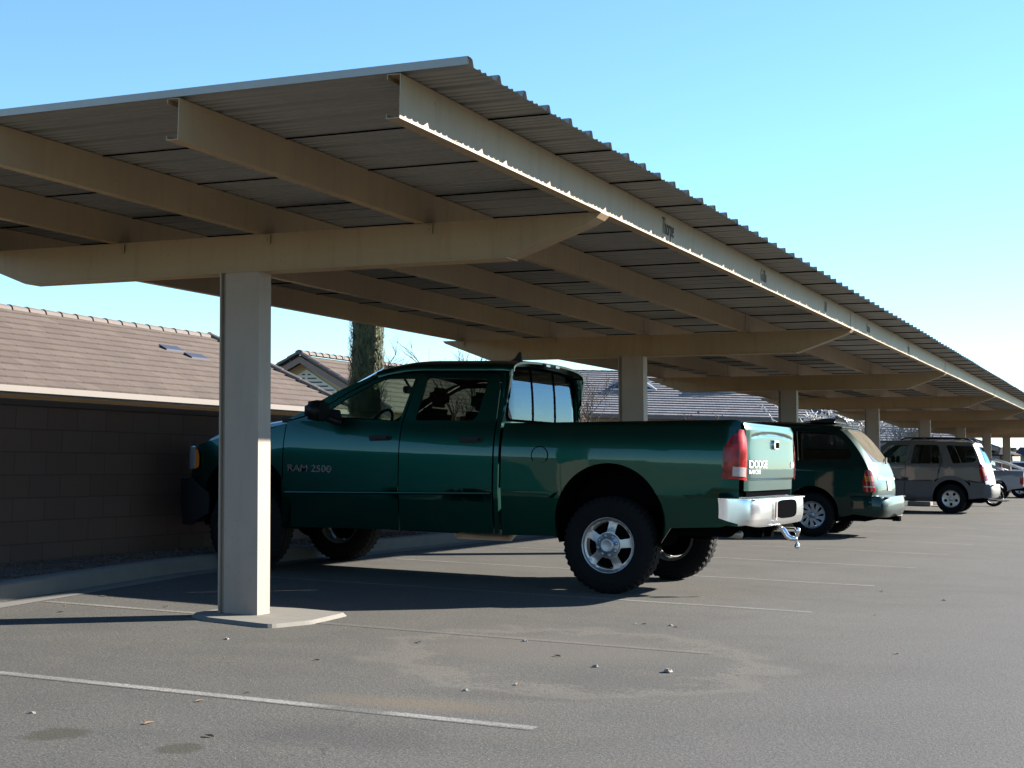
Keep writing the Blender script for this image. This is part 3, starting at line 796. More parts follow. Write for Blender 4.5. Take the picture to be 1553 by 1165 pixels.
# handles
for s in (-1, 1):
    for x in (-6.32, -5.43):
        y = 1-inset(x, 1.25)
        bm = bmesh.new(); prism(bm, rounded([(x-.11-TX, 1.225), (x+.11-TX, 1.235), (x+.11-TX, 1.285), (x-.11-TX, 1.275)], .02, 3), 'y', s*(y-.004), s*(y+.006)); 
        h = bm_obj('door_handle', bm, M['black_plastic'], tr)
        bm = bmesh.new(); box(bm, x-.085-TX, x+.085-TX, s*(y+.022), s*(y+.034), 1.248, 1.272)
        box(bm, x-.085-TX, x-.065-TX, s*(y), s*(y+.022), 1.25, 1.27); box(bm, x+.065-TX, x+.085-TX, s*y, s*(y+.022), 1.25, 1.27)
        bm_obj('grip', bm, M['black_plastic'], h)
# belt moulding and rub strip
for s in (-1, 1):
    bm = bmesh.new(); n = 26; pr0 = None
    for i in range(n+1):
        x = -7.29 + (-5.225+7.29)*i/n
        if True:
            z = zc(x)+.012; y = s*(1-inset(x, z)+.004)
            ring = [bm.verts.new((x-TX, y-s*.006, z-.014)), bm.verts.new((x-TX, y, z-.010)), bm.verts.new((x-TX, y, z+.010)), bm.verts.new((x-TX, y-s*.006, z+.014))]
            if pr0:
                for k in range(3): bm.faces.new((pr0[k], ring[k], ring[k+1], pr0[k+1]))
            pr0 = ring
    bm_obj('side_moulding', bm, Gm, tr, True)
# cab back wall with sliding rear window
def Pback(y, z):
    return (-5.135-.17*max(0, z-1.42)**2 - .03*sst(.80, .97, abs(y))-TX, y, z)
def half_prof(sgn=1):
    pts = [(.945, .50), (.962, 1.10), (.945, 1.40), (.862, 1.75), (.835, 1.85), (.78, 1.905), (.66, 1.948), (.4, 1.972)]
    return pts
hp = half_prof(); bo = [(y, z) for y, z in hp] + [(-y, z) for y, z in reversed(hp)]
wo = rounded([(-.875, 1.43), (.875, 1.43), (.845, 1.74), (.76, 1.895), (.35, 1.925), (-.35, 1.925), (-.76, 1.895), (-.845, 1.74)], [.05, .05, .12, .10, .2, .2, .10, .12], 5)
bk = surf('cab_rear_wall', bo, [wo], Pback, Gm, tr, .10, .03)
surf('rear_window', [(a*1.004, 1.68+(b-1.68)*1.01) for a, b in wo], [], lambda y, z: (Pback(y, z)[0]-.012, y, z), M['rear_glass'], bk, .2, 0)
for y in (-.27, .27):
    surf('window_mullion', [(y-.008, 1.43), (y+.008, 1.43), (y+.008, 1.93), (y-.008, 1.93)], [], lambda a, b: (Pback(a, b)[0]-.004, a, b), M['black_matt'], bk, .1, .006)
bm = bmesh.new(); box(bm, -5.16-TX, -5.075-TX, -.19, .19, 1.940, 1.968); bevel(bm, .008); sl = bm_obj('cab_stop_lamp', bm, M['black_plastic'], tr)
for y in (-.13, .10):
    bm = bmesh.new(); box(bm, -5.074-TX, -5.070-TX, y-.03, y+.06, 1.943, 1.963); bm_obj('lens', bm, M['red_lens'], sl)
surf('window_seal', [(a*1.012, 1.68+(b-1.68)*1.03) for a, b in wo], [[(a*.972, 1.68+(b-1.68)*.94) for a, b in wo]], lambda y, z: (Pback(y, z)[0]+.003, y, z), M['black_matt'], bk, .1, .004)
# roof fin
bm = bmesh.new(); xs0 = -5.30
pf_ = [(-.09, 0), (.055, 0), (.05, .04), (.045, .085), (.03, .098), (.015, .085), (-.02, .035)]
prism(bm, [(xs0+a-TX, 1.972+b) for a, b in pf_], 'y', -.33, -.30); bevel(bm, .004, 1); bm_obj('roof_fin', bm, M['black_plastic'], tr)
# interior
bm = bmesh.new()
for y in (-.45, .45):
    for x, hh in ((-6.35, 1.52), (-5.62, 1.50)):
        box(bm, x-.25-TX, x+.25-TX, y-.27, y+.27, .90, 1.08)
        vs = box(bm, x+.16-TX, x+.30-TX, y-.26, y+.26, 1.0, hh+.02)
        for v in vs: v.co.x += (v.co.z-1.0)*.15
bevel(bm, .05, 2); st = bm_obj('seat', bm, M['interior'], tr, True)
for y in (-.45, .45):
    for x, hh in ((-6.12, 1.66), (-5.40, 1.62)):
        bm = bmesh.new(); box(bm, x+.06-TX, x+.17-TX, y-.14, y+.14, hh-.11, hh+.07); bevel(bm, .045, 3); bm_obj('headrest', bm, M['interior'], st, True)
bm = bmesh.new(); vs = box(bm, -7.15-TX, -6.72-TX, -.90, .90, .90, 1.44); bevel(bm, .05, 2); bm_obj('dashboard', bm, M['interior'], tr, True)
bm = bmesh.new(); mt = Matrix.Translation((-6.62-TX, -.45, 1.36)) @ Matrix.Rotation(R(-62), 4, 'Y')
rg = []
for i in range(28):
    t = 2*math.pi*i/28
    rg.append([bm.verts.new(mt @ Vector(((.185+.014*math.cos(q))*math.cos(t), (.185+.014*math.cos(q))*math.sin(t), .014*math.sin(q)))) for q in [2*math.pi*j/6 for j in range(6)]])
for i in range(28):
    for j in range(6): bm.faces.new((rg[i][j], rg[(i+1) % 28][j], rg[(i+1) % 28][(j+1) % 6], rg[i][(j+1) % 6]))
box(bm, -6.66-TX, -6.58-TX, -.50, -.40, 1.32, 1.40)
bm_obj('steering_wheel', bm, M['interior'], tr, True)
bm = bmesh.new(); box(bm, -6.56-TX, -6.52-TX, -.13, .13, 1.695, 1.765); bevel(bm, .012, 2); tube(bm, [(-6.54-TX, 0, 1.74), (-6.62-TX, 0, 1.86)], .012, 6); bm_obj('interior_mirror', bm, M['black_plastic'], tr)
bm = bmesh.new(); box(bm, -7.2-TX, -5.2-TX, -.88, .88, .60, .66); box(bm, -8.0-TX, -7.2-TX, -.55, .55, .55, 1.1); bm_obj('cab_floor', bm, M['black_matt'], tr)
# bed interior and tailgate
bm = bmesh.new(); box(bm, -5.12-TX, -3.10-TX, -.50, .50, .86, .89); box(bm, -5.125-TX, -5.09-TX, -.90, .90, .89, 1.39)
for s in (-1, 1): box(bm, -5.09-TX, -3.12-TX, s*.86, s*.885, 1.12, 1.40)
bm_obj('bed_liner', bm, M['black_plastic'], tr)
def Ptg(y, z):
    x = -3.030
    x += .030*sst(1.46, 1.38, z) + .012*sst(1.33, 1.05, z)
    x -= .018*sst(.985, .975, z)
    x -= .030*(abs(y)/.87)**8
    # long crescent scoop below the top edge
    zz = 1.372-.030*(y/.7)**2*1.0
    if abs(y) < .74: x -= .016*math.exp(-((z-zz+.012)/.012)**2)*max(0, 1-(y/.74)**2)**.5
    return (x-TX, y, z)
tg = surf('tailgate', rounded([(-.865, .885), (.865, .885), (.865, 1.440), (-.865, 1.440)], [.01, .01, .03, .03], 3), [], Ptg, Gm, tr, .05, .035, stepb=.012)
bm = bmesh.new(); prism(bm, rounded([(-.085+.02, 1.235), (.085+.02, 1.235), (.095+.02, 1.275), (.08+.02, 1.315), (-.08+.02, 1.315), (-.095+.02, 1.275)], .02, 3), 'x', -3.006-TX, -2.978-TX); bevel(bm, .006, 1)
th = bm_obj('tailgate_handle', bm, M['chrome'], tg)
bm = bmesh.new(); prism(bm, rounded([(-.01, 1.245), (.09, 1.245), (.09, 1.295), (-.01, 1.295)], .015, 3), 'x', -2.979-TX, -2.974-TX); bm_obj('handle_recess', bm, M['black_matt'], th)
bm = bmesh.new(); box(bm, -3.06-TX, -3.03-TX, -.80, .80, .835, .882); bm_obj('tailgate_gap', bm, M['black_matt'], tr)
bm = bmesh.new(); box(bm, -3.16-TX, -3.07-TX, -.90, .90, .60, .834); bm_obj('rear_valance', bm, Gm, tr)
Mx = Matrix(((0, 0, 1), (1, 0, 0), (0, 1, 0)))
def badge_rear(body, y, z, size, xs=1.1, b=.003):
    o = text_mesh('badge', body, size, M['badge'], tg, (0, y, z), Mx, xs, .002, b*.3)
    for v in o.data.vertices: v.co.x += Ptg(v.co.y, v.co.z)[0]+.003
    return o
badge_rear('DODGE', -.83, 1.075, .088, 1.75); badge_rear('RAM 2500', -.83, 1.025, .050, 1.45, .0015)
badge_rear('4X4', .60, 1.075, .080, 1.3)
bm = bmesh.new()
prism(bm, [(-.06, .925), (-.03, .905), (.02, .915), (.06, .905), (.07, .94), (.03, .95), (.0, .935), (-.03, .955), (-.07, .95)], 'x', -3.016-TX, -3.008-TX)
M['gold'] = simple('gold_emblem', (.45, .22, .06), .35, .4, .3, 40)
bm_obj('gold_emblem', bm, M['gold'], tg)
# side badge
Ms = Matrix(((1, 0, 0), (0, 0, -1), (0, 1, 0)))
text_mesh('badge', 'RAM 2500', .088, M['badge_chrome'], fd[0], (-7.265-TX, -1.004, .935), Ms, 1.22, .004, .001)
# tail lamps
for s in (-1, 1):
    pth = [(-3.215, -.995), (-3.12, -1.000), (-3.062, -.985), (-3.030, -.945), (-3.016, -.900), (-3.012, -.872)]
    def Pl(a, b, s=s):
        x = spl([(i, q[0]) for i, q in enumerate(pth)], a); y = spl([(i, q[1]) for i, q in enumerate(pth)], a)
        k = inset(-3.3, b)*.75 if b > 1.1 else .0
        return (x-TX-.02*sst(1.2, 1.4, b)*(1 if a > 2 else .3), -s*(y + k), b)
    tl = surf('tail_light', rounded([(.25, .985), (4.95, .970), (4.95, 1.375), (2.6, 1.385), (1.2, 1.33), (.35, 1.23)], [.05, .03, .02, .05, .1, .1], 3), [], Pl, M['tail_red'], tr, .35, .02, flip=(s > 0), stepb=.05)
    surf('reversing_lens', rounded([(1.3, 1.005), (4.3, 1.000), (4.3, 1.075), (1.3, 1.082)], .02, 2), [], lambda a, b, Pl=Pl, s=s: tuple(Vector(Pl(a, b))+Vector((.004, s*.004, 0))), M['clear_lens'], tl, .3, .006, flip=(s > 0), stepb=.05)
# rear bumper
def Prb(a, b):
    p = [(-3.225, -1.005), (-3.11, -1.010), (-2.985, -.965), (-2.925, -.80), (-2.905, -.40), (-2.900, 0), (-2.905, .40), (-2.925, .80), (-2.985, .965), (-3.11, 1.01), (-3.225, 1.005)]
    x = spl([(i, c[0]) for i, c in enumerate(p)], a); y = spl([(i, c[1]) for i, c in enumerate(p)], a)
    t = (b-.60)/.22; x += .012*max(0, math.sin(math.pi*max(0, min(1, t))))**.5-.03*max(0, .25-t)*(1 if 2 < a < 8 else .2)
    return (x-TX, y, b)
lic = rounded([(3.95, .64), (5.95, .64), (6.1, .72), (5.95, .805), (3.95, .805), (3.8, .72)], [.5, .5, .3, .5, .5, .3], 4)
lic = [(4.95+1.12*math.copysign(abs(math.cos(t))**.55, math.cos(t)), .722+.080*math.copysign(abs(math.sin(t))**.55, math.sin(t))) for t in [2*math.pi*i/32 for i in range(32)]]
rb = surf('rear_bumper', rounded([(.1, .665), (1.4, .625), (3.0, .595), (7.0, .595), (8.6, .625), (9.9, .665), (9.9, .825), (.1, .825)], [.03, .1, .5, .5, .1, .03, .02, .02], 3), [], Prb, M['chrome'], tr, .15, .05, stepb=.03, flip=False)
lo_ = [(.06+.36*math.copysign(abs(math.cos(t))**.5, math.cos(t)), .728+.078*math.copysign(abs(math.sin(t))**.5, math.sin(t))) for t in [2*math.pi*i/32 for i in range(32)]]
surf('plate_recess', lo_, [], lambda y, z: (-2.900-TX+.018-.02*(y/.9)**2, y, z), M['black_matt'], rb, .05, .02)
bm = bmesh.new(); box(bm, -3.10-TX, -2.925-TX, -.92, .92, .812, .822); bm_obj('step_pad', bm, M['alloy_grey'], rb)
bm = bmesh.new(); box(bm, -2.885-TX, -2.873-TX, -.41, -.36, .65, .80); bevel(bm, .004, 1); bm_obj('sticker', bm, M['clear_lens'], rb)
# hitch
bm = bmesh.new(); box(bm, -3.25-TX, -3.02-TX, -.04, .04, .50, .57); box(bm, -3.2-TX, -3.12-TX, -.5, .5, .49, .54); box(bm, -3.10-TX, -3.0-TX, -.055, .055, .485, .585)
box(bm, -3.14-TX, -3.04-TX, -.20, -.10, .48, .56)
ht = bm_obj('hitch_receiver', bm, M['black_matt'], tr)
bm = bmesh.new(); tube(bm, [(-3.05-TX, 0, .560), (-2.93-TX, 0, .560), (-2.905-TX, 0, .545), (-2.87-TX, 0, .495), (-2.84-TX, 0, .475), (-2.785-TX, 0, .475)], [.024, .024, .024, .024, .024, .024], 10)
lathe(bm, [(.001, .02), (.015, .02), (.015, .042), (.023, .055), (.027, .072), (.021, .092), (.001, .098)], 'z', 16, (-2.785-TX, 0, .475))
lathe(bm, [(.001, -.085), (.018, -.082), (.024, -.066), (.018, -.048), (.012, -.04), (.012, -.02)], 'z', 16, (-2.785-TX, 0, .475))
bm_obj('tow_ball_mount', bm, M['chrome'], ht, True)
# chassis
bm = bmesh.new()
for s in (-1, 1):
    box(bm, -8.3-TX, -3.1-TX, s*.42, s*.52, .52, .66)
    box(bm, -4.75-TX, -3.55-TX, s*.50, s*.56, .50, .53)
tube(bm, [(-4.15-TX, -.8, .40), (-4.15-TX, .8, .40)], .055, 10); tube(bm, [(-7.72-TX, -.8, .40), (-7.72-TX, .8, .40)], .045, 10)
lathe(bm, [(.001, -.13), (.10, -.12), (.15, 0), (.10, .12), (.001, .13)], 'y', 16, (-4.15-TX, 0, .40)); lathe(bm, [(.001, -.12), (.10, -.1), (.13, 0), (.1, .1), (.001, .12)], 'y', 16, (-7.72-TX, .2, .40))
box(bm, -6.6-TX, -5.9-TX, -.25, .25, .40, .56); tube(bm, [(-5.9-TX, 0, .5), (-4.2-TX, 0, .42)], .045, 8)
for s in (-1, 1): tube(bm, [(-4.18-TX, s*.55, .44), (-4.05-TX, s*.5, .85)], .03, 6)
bm_obj('chassis', bm, M['black_matt'], tr)
bm = bmesh.new(); tube(bm, [(-6.9-TX, .30, .42), (-6.2-TX, .34, .40)], .032, 8); tube(bm, [(-6.2-TX, .34, .40), (-6.15-TX, .34, .40), (-5.6-TX, .34, .40), (-5.55-TX, .34, .40)], [.035, .09, .09, .035], 14); tube(bm, [(-5.55-TX, .34, .40), (-4.6-TX, .40, .45)], .03, 8)
bm_obj('exhaust', bm, M['steel'], tr, True)
bm = bmesh.new(); tube(bm, [(-3.7-TX, -.42, .545), (-3.35-TX, -.50, .53), (-3.12-TX, -.62, .52)], .035, 10); bm_obj('tailpipe', bm, M['steel'], tr, True)
bm = bmesh.new(); prism(bm, [(-3.62-TX, .50), (-3.20-TX, .50), (-3.12-TX, .56), (-3.12-TX, .62), (-3.62-TX, .62)], 'y', -.72, .20); bm_obj('spare_wheel_carrier', bm, M['black_matt'], tr)
# arch liners
for cx in (-4.15, -7.72):
    for s in (-1, 1):
        bm = bmesh.new(); pts = arc(cx, .61, .478, R(-25), R(205), 22); a0 = None
        for x, z in pts:
            a, b = bm.verts.new((x-TX, s*.985, z)), bm.verts.new((x-TX, s*.52, z))
            if a0: bm.faces.new((a0[0], a0[1], b, a))
            a0 = (a, b)
        prism(bm, [(x-TX, z) for x, z in pts], 'y', s*.515, s*.52)
        bm_obj('wheel_arch_liner', bm, M['black_matt'], tr)
        # dark flare lip
        make_wheel(tr, 'wheel', cx-TX, s*1.0, .402, s, .405, .27, .232, 'five', spin=8)
surfP = None

# ------------------------------------------------------------------ generic wagon-like vehicles
def build_car(name, loc, W, spec, **tags):
    """spec coordinates: x = world X; y half width W; parts on both sides"""
    x0 = loc[0]; root = empty(name, loc, **tags)
    ins, xr, xf, zr = spec['inset'], spec['xr'], spec['xf'], spec['zr']
    paintm = spec['paint']; low = spec.get('low', paintm)
    def P(s): return lambda x, z: (x-x0, s*(W-ins(x, z)), z)
    def side(nm, ol, holes=[], mat=None, glassm=None, st=.10, off=0, seam=0):
        for s in (-1, 1):
            P0 = P(s); Pq = (lambda P0, s: lambda x, z: (P0(x, z)[0], P0(x, z)[1]+s*off, z))(P0, s)
            o = surf(nm, ol, holes, Pq, mat or paintm, root, st, .02, flip=(s > 0))
            for h in holes:
                cx = sum(p[0] for p in h)/len(h); cz = sum(p[1] for p in h)/len(h)
                hh = [(cx+(a-cx)*1.03, cz+(b-cz)*1.03) for a, b in h]
                surf('window_glass', hh, [], (lambda P0, s: lambda x, z: (P0(x, z)[0], P0(x, z)[1]-s*.010, z))(P0, s), glassm or M['dark_glass'], o, .2, 0, flip=(s > 0))
    for it in spec['sides']: side(*it[0], **it[1])
    ze = spec['ze']; We = W-ins((xr(ze)+xf(ze))/2, ze)
    def Pr(x, t):
        a = t*math.pi/2; s_ = math.sin(a); c_ = max(0, math.cos(a))
        e = min(ze, zr(x)-.012)
        return (x-x0, We*math.copysign(abs(s_)**.8, s_), e + (zr(x)-e)*c_**.6)
    xa, xb = spec['roofx']
    surf('roof', [(xa, -1), (xb, -1), (xb+.02, -.5), (xb+.03, 0), (xb+.02, .5), (xb, 1), (xa, 1), (xa-.12, 0)], [], Pr, paintm, root, .15, .02, stepb=.06)
    # rear gate
    def Pg(y, z):
        hw = W-ins(xr(z)-.1, z); return (xr(z) - spec.get('rc', .10)*min(1.2, abs(y)/hw)**6 - x0, y, z)
    zb0, zb1 = spec['gatez']; n = 14
    L = [(W-ins(xr(z)-.1, z)-.005, z) for z in [zb0+(zb1-zb0)*i/n for i in range(n+1)]]
    ol = [(y, z) for y, z in L] + [(-y, z) for y, z in reversed(L)]
    g = surf('tailgate', ol, [spec['rearwin']] if spec.get('rearwin') else [], Pg, paintm, root, .09, .03, stepb=.05)
    if spec.get('rearwin'):
        surf('rear_window', [(a*1.01, b) for a, b in spec['rearwin']], [], lambda y, z: (Pg(y, z)[0]-.008, y, z), spec.get('rearglass', M['rear_glass']), g, .15, 0)
    # windscreen block
    def Pw(u, v):
        z = spec['wsz'][0] + (spec['wsz'][1]-spec['wsz'][0])*v; x = spec['wsx'][0] + (spec['wsx'][1]-spec['wsx'][0])*v
        hw = W-ins(x, z)-.02; return (x-.15*(1-u*u)-x0, u*hw, z+.03*v*(1-u**4))
    surf('windscreen', [(-1, 0), (1, 0), (1, 1), (-1, 1)], [], Pw, M['glass'], root, .25, 0, flip=True)
    # hood and nose
    hx0, hx1 = spec['hood']
    def Phd(x, y): 
        z = spec['zh'](x); return (x-x0, y*(W-ins(x, z)-.01), z+.03*(1-y*y)-.02*abs(y)**6)
    surf('hood', [(hx0, -1), (hx0-.08, 0), (hx0, 1), (hx1, 1), (hx1, -1)], [], Phd, paintm, root, .15, .02, stepb=.2)
    zf = spec['zh'](hx0)
    bm = bmesh.new(); box(bm, hx0-.02-x0, hx0+.10-x0, -W+.06, W-.06, .55, zf); bevel(bm, .03); bm_obj('nose_panel', bm, paintm, root)
    bm = bmesh.new(); box(bm, hx0-.12-x0, hx0+.08-x0, -W+.04, W-.04, .30, .60); bevel(bm, .05); bm_obj('front_bumper', bm, low, root)
    bm = bmesh.new(); box(bm, hx0+.1-x0, spec['xr'](.6)-.2-x0, -W+.10, W-.10, .26, .40); bm_obj('floor', bm, M['black_matt'], root)
    # seats
    for y in (-.38, .38):
        for x in spec['seats']:
            bm = bmesh.new()
            vs = box(bm, x-x0, x+.12-x0, y-.22, y+.22, .5, spec['seatz'])
            for v in vs: v.co.x += (v.co.z-.5)*.2
            bevel(bm, .03, 1); so_ = bm_obj('seat', bm, M['interior'], root, True)
            bm = bmesh.new(); box(bm, x+.14-x0, x+.22-x0, y-.12, y+.12, spec['seatz']+.03, spec['seatz']+.2); bevel(bm, .03, 1); bm_obj('headrest', bm, M['interior'], so_, True)
    bm = bmesh.new(); box(bm, spec['wsx'][0]+.05-x0, spec['wsx'][0]+.55-x0, -W+.15, W-.15, .6, spec['wsz'][0]-.04); bevel(bm, .04, 1); bm_obj('dashboard', bm, M['interior'], root)
    for cx in spec['axles']:
        for s in (-1, 1):
            ar = spec['archr']; bm = bmesh.new(); pts = arc(cx, spec['archz'], ar+.002, R(-15), R(195), 18)
            prism(bm, [(x-x0, z) for x, z in pts], 'y', s*(W-.32), s*(W-.30)); a0 = None
            for x, z in pts:
                a, b = bm.verts.new((x-x0, s*(W-.035), z)), bm.verts.new((x-x0, s*(W-.3), z))
                if a0: bm.faces.new((a0[0], a0[1], b, a))
                a0 = (a, b)
            bm_obj('wheel_arch_liner', bm, M['black_matt'], root)
            make_wheel(root, 'wheel', cx-x0, s*(W-.02), spec['R']-.003, s, spec['R'], .22, spec['rim'], spec['wheel'], spin=20, mats=(spec.get('rimm', 'alloy'),))
    return root, P, Pg, x0

# ---- dark green minivan
VX, VY, VW = -5.8, 23.27, .95
xr_van = lambda z: spl([(.30, -3.80), (.66, -3.72), (.95, -3.755), (1.16, -3.84), (1.42, -4.02), (1.60, -4.20), (1.69, -4.36), (1.75, -4.5)], z)
def ins_van(x, z):
    f = .0
    if z > 1.02: f += .24*(z-1.02)+.25*max(0, z-1.4)**2
    if z > .75 and z < 1.02: f += .02*(z-.75)
    if z < .60: f += .16*(.60-z)
    if z < 1.02: f += 0
    return f
aV = arc(-4.72, .37, .40, R(-10), R(190), 20)
rear_edge = [(xr_van(z)-.10, z) for z in (.70, .85, 1.0, 1.16, 1.3, 1.42, 1.52, 1.60, 1.66)]
van_spec = dict(inset=ins_van, xr=xr_van, xf=lambda z: -8.0, zr=lambda x: spl([(-7.0, 1.58), (-6.6, 1.70), (-5.8, 1.745), (-5.0, 1.745), (-4.45, 1.72), (-4.28, 1.68)], x), ze=1.655, roofx=(-6.7, -4.31), gatez=(.62, 1.70),
    paint=M['van_green'], sides=[
        (('rear_quarter', [(-5.33, .33)] + aV[::-1] + [(-3.95, .40), (-3.86, .55)] + rear_edge + [(-4.5, 1.675), (-5.33, 1.68)], [rounded([(-5.27, 1.14), (-4.20, 1.17), (-4.13, 1.24), (-4.26, 1.46), (-4.42, 1.58), (-5.27, 1.60)], [.03, .06, .1, .15, .12, .03], 4)]), {}),
        (('sliding_door', [(-6.32, .32), (-5.34, .33), (-5.34, 1.68), (-6.32, 1.68)], [rounded([(-6.26, 1.14), (-5.40, 1.14), (-5.40, 1.60), (-6.26, 1.60)], .04, 3)]), {}),
        (('front_door', [(-7.40, .32), (-6.33, .32), (-6.33, 1.68), (-6.62, 1.675), (-7.35, 1.22), (-7.40, 1.15)], [rounded([(-7.12, 1.17), (-6.39, 1.14), (-6.39, 1.60), (-6.62, 1.60)], .04, 3)]), dict(glassm=M['glass'])),
        (('front_fender', [(-8.35, .35)] + arc(-7.80, .37, .39, R(190), R(-10), 20) + [(-7.41, .33), (-7.41, 1.10), (-7.9, 1.0), (-8.35, .85), (-8.42, .6)]), {}),
    ], rearwin=None, rearglass=glass('van_rear_glass', (.35, .36, .34), 2.2, tan_refl=.45), wsz=(1.08, 1.66), wsx=(-7.65, -6.70), hood=(-8.38, -7.4), zh=lambda x: .86+.25*(x+8.4), seats=(-6.6, -5.7), seatz=1.15,
    axles=(-4.72, -7.80), archr=.40, archz=.37, R=.335, rim=.205, wheel='swirl', rimm='alloy_grey', rc=.10)
van_spec['rearwin'] = rounded([(-.74, 1.14), (.74, 1.14), (.72, 1.40), (.64, 1.63), (-.64, 1.63), (-.72, 1.40)], [.04, .04, .1, .07, .07, .1], 4)
vr, vP, vG, vx0 = build_car('minivan', (VX, VY, 0), VW, van_spec, label='dark green minivan with roof spoiler parked beyond the big pickup', cat='minivan')
def wrap_lamp(root, name, Pfun, W, ins, xr, x0, zz, aw, yw, mat, off=.006, mat2=None):
    """lamp wrapping from side (aw metres) on to rear (yw metres); zz=(z0,z1)"""
    res = []
    for s in (-1, 1):
        def Pq(a, b, s=s):
            hw = W-ins(xr(b)-.1, b)
            if a <= 0: x = xr(b)-.10+a; y = hw+off - .0
            else:
                y = hw-a; x = xr(b)-.10*(y/hw)**6+off*1.2
                y = min(y, hw)
            # round the corner
            k = math.exp(-(a/.05)**2); x += .0; y += off*k
            return (x-x0, s*y, b)
        res.append(surf(name, rounded([(-aw, zz[0]), (yw, zz[0]), (yw*.9, zz[1]), (-aw*.35, zz[1]), (-aw, zz[0]+(zz[1]-zz[0])*.45)], .02, 2), [], Pq, mat, root, .04, .02, flip=(s > 0), stepb=.06))
        if mat2:
            for (b0, b1, mm, nm, a0_, a1_) in mat2:
                surf(nm, [(a0_, b0), (a1_, b0), (a1_, b1), (a0_, b1)], [], lambda a, b, Pq=Pq, s=s: tuple(Vector(Pq(a, b))+Vector((.003, s*.004, 0))), mm, res[-1], .04, .004, flip=(s > 0), stepb=.06)
    return res
wrap_lamp(vr, 'tail_light', vP, VW, ins_van, xr_van, vx0, (.70, 1.03), .13, .05, M['red_lens'], .008, [(.86, .94, M['amber_lens'], 'amber_lens', -.085, .04), (.77, .79, M['clear_lens'], 'reflector', -.12, .04)])
def car_bumper(root, x0, W, xb, z0, z1, mat, dy=.0, xs=.0, name='rear_bumper', side=.55):
    def Pb(a, b):
        p = [(xb-side, -W-.005), (xb-.22, -W-.01), (xb-.07, -W*.90), (xb-.01, -W*.6), (xb, 0), (xb-.01, W*.6), (xb-.07, W*.90), (xb-.22, W+.01), (xb-side, W+.005)]
        x = spl([(i, c[0]) for i, c in enumerate(p)], a); y = spl([(i, c[1]) for i, c in enumerate(p)], a)
        t = (b-z0)/(z1-z0); k = .035*max(0, math.sin(math.pi*max(0, min(1, t))))**.6
        dx = k-.05*max(0, .3-t); return (x-x0+dx-(.0), y+(k*.4 if y > 0 else -k*.4), b)
    bo = surf(name, rounded([(.0, z0+.04), (1.2, z0), (6.8, z0), (8, z0+.04), (8, z1), (0, z1)], [.02, .1, .1, .02, .02, .02], 2), [], Pb, mat, root, .25, .10, stepb=.04)
    bm = bmesh.new(); box(bm, xb-.25-x0, xb-.005-x0, -W+.10, W-.10, z1-.03, z1-.006); bm_obj('bumper_top', bm, mat, bo)
    return bo
car_bumper(vr, vx0, VW, -3.60, .33, .64, M['van_green'])
bm = bmesh.new(); box(bm, -3.65-vx0, -3.55-vx0, -.12, .10, .255, .33); box(bm, -3.9-vx0, -3.65-vx0, -.03, .03, .27, .32); box(bm, -4.0-vx0, -3.9-vx0, -.5, .5, .27, .31); bm_obj('hitch_receiver', bm, M['black_matt'], vr)
def plate(root, x0, G, y0, y1, z0, z1, par=None, tilt=0):
    def Pp(y, z): a = G(0.0, z); return (a[0]+.012, y, z)
    o = surf('licence_plate', rounded([(y0, z0), (y1, z0), (y1, z1), (y0, z1)], .012, 2), [], Pp, M['plate'], par or root, 0, .006); return o
plate(vr, vx0, vG, -.17, .17, .72, .87)
surf('plate_garnish', [(-.75, .885), (.75, .885), (.75, .91), (-.75, .91)], [], lambda y, z: (vG(y, z)[0]+.008, y, z), M['badge'], vr, .1, .006)
surf('badge', [(-.72, .925), (-.52, .925), (-.52, .945), (-.72, .945)], [], lambda y, z: (vG(y, z)[0]+.008, y, z), M['badge'], vr, .1, .006)
# roof spoiler: wedge of black wind deflector
bm = bmesh.new(); prism(bm, [(-4.92-vx0, 1.745), (-4.45-vx0, 1.735), (-4.44-vx0, 1.80), (-4.52-vx0, 1.805), (-4.75-vx0, 1.775)], 'y', -.62, .30); bm_obj('wind_deflector', bm, M['black_plastic'], vr)
bm = bmesh.new()
for y in (-.62, .62): tube(bm, [(-4.46-vx0, y, 1.74), (-4.44-vx0, y, 1.80), (-4.36-vx0, y, 1.805), (-4.28-vx0, y, 1.77), (-4.26-vx0, y, 1.72)], .014, 6)
tube(bm, [(-4.40-vx0, -.62, 1.80), (-4.40-vx0, .62, 1.80)], .014, 6)
bm_obj('roof_rack', bm, M['alloy_grey'], vr, True)
bm = bmesh.new(); tube(bm, [tuple(Vector(vG(.10, 1.13))+Vector((.03, 0, 0))), tuple(Vector(vG(.35, 1.20))+Vector((.035, 0, 0))), tuple(Vector(vG(.55, 1.22))+Vector((.02, 0, 0)))], .012, 6); bm_obj('rear_wiper', bm, M['black_plastic'], vr)
# ---- silver two-tone sport utility
SX_, SY_, SW = -5.5, 36.65, .90
xr_suv = lambda z: spl([(.35, -3.55), (.60, -3.44), (.80, -3.45), (1.16, -3.55), (1.40, -3.64), (1.60, -3.74), (1.70, -3.80)], z)
def ins_suv(x, z):
    f = 0
    if z > 1.10: f += .26*(z-1.10)
    if z < .74 and z > .30: f -= .014
    if z < .36: f += .3*(.36-z)
    f += .015*sst(.95, .74, z)*0
    return f
rE = [(xr_suv(z)-.10, z) for z in (.76, .85, 1.0, 1.16, 1.3, 1.45, 1.58, 1.655)]
clad_ol = [(-4.72, .735)] + [( -4.31+.50*math.cos(t), .40+.48*math.sin(t)) for t in [R(150-i*12) for i in range(11)]] + [(-3.87, .735), (-3.56, .735), (-3.545, .55), (-3.62, .38), (-3.92, .36)] + arc(-4.31, .38, .405, R(-5), R(185), 20) + [(-4.72, .27), (-5.36, .28), (-5.36, .735)]
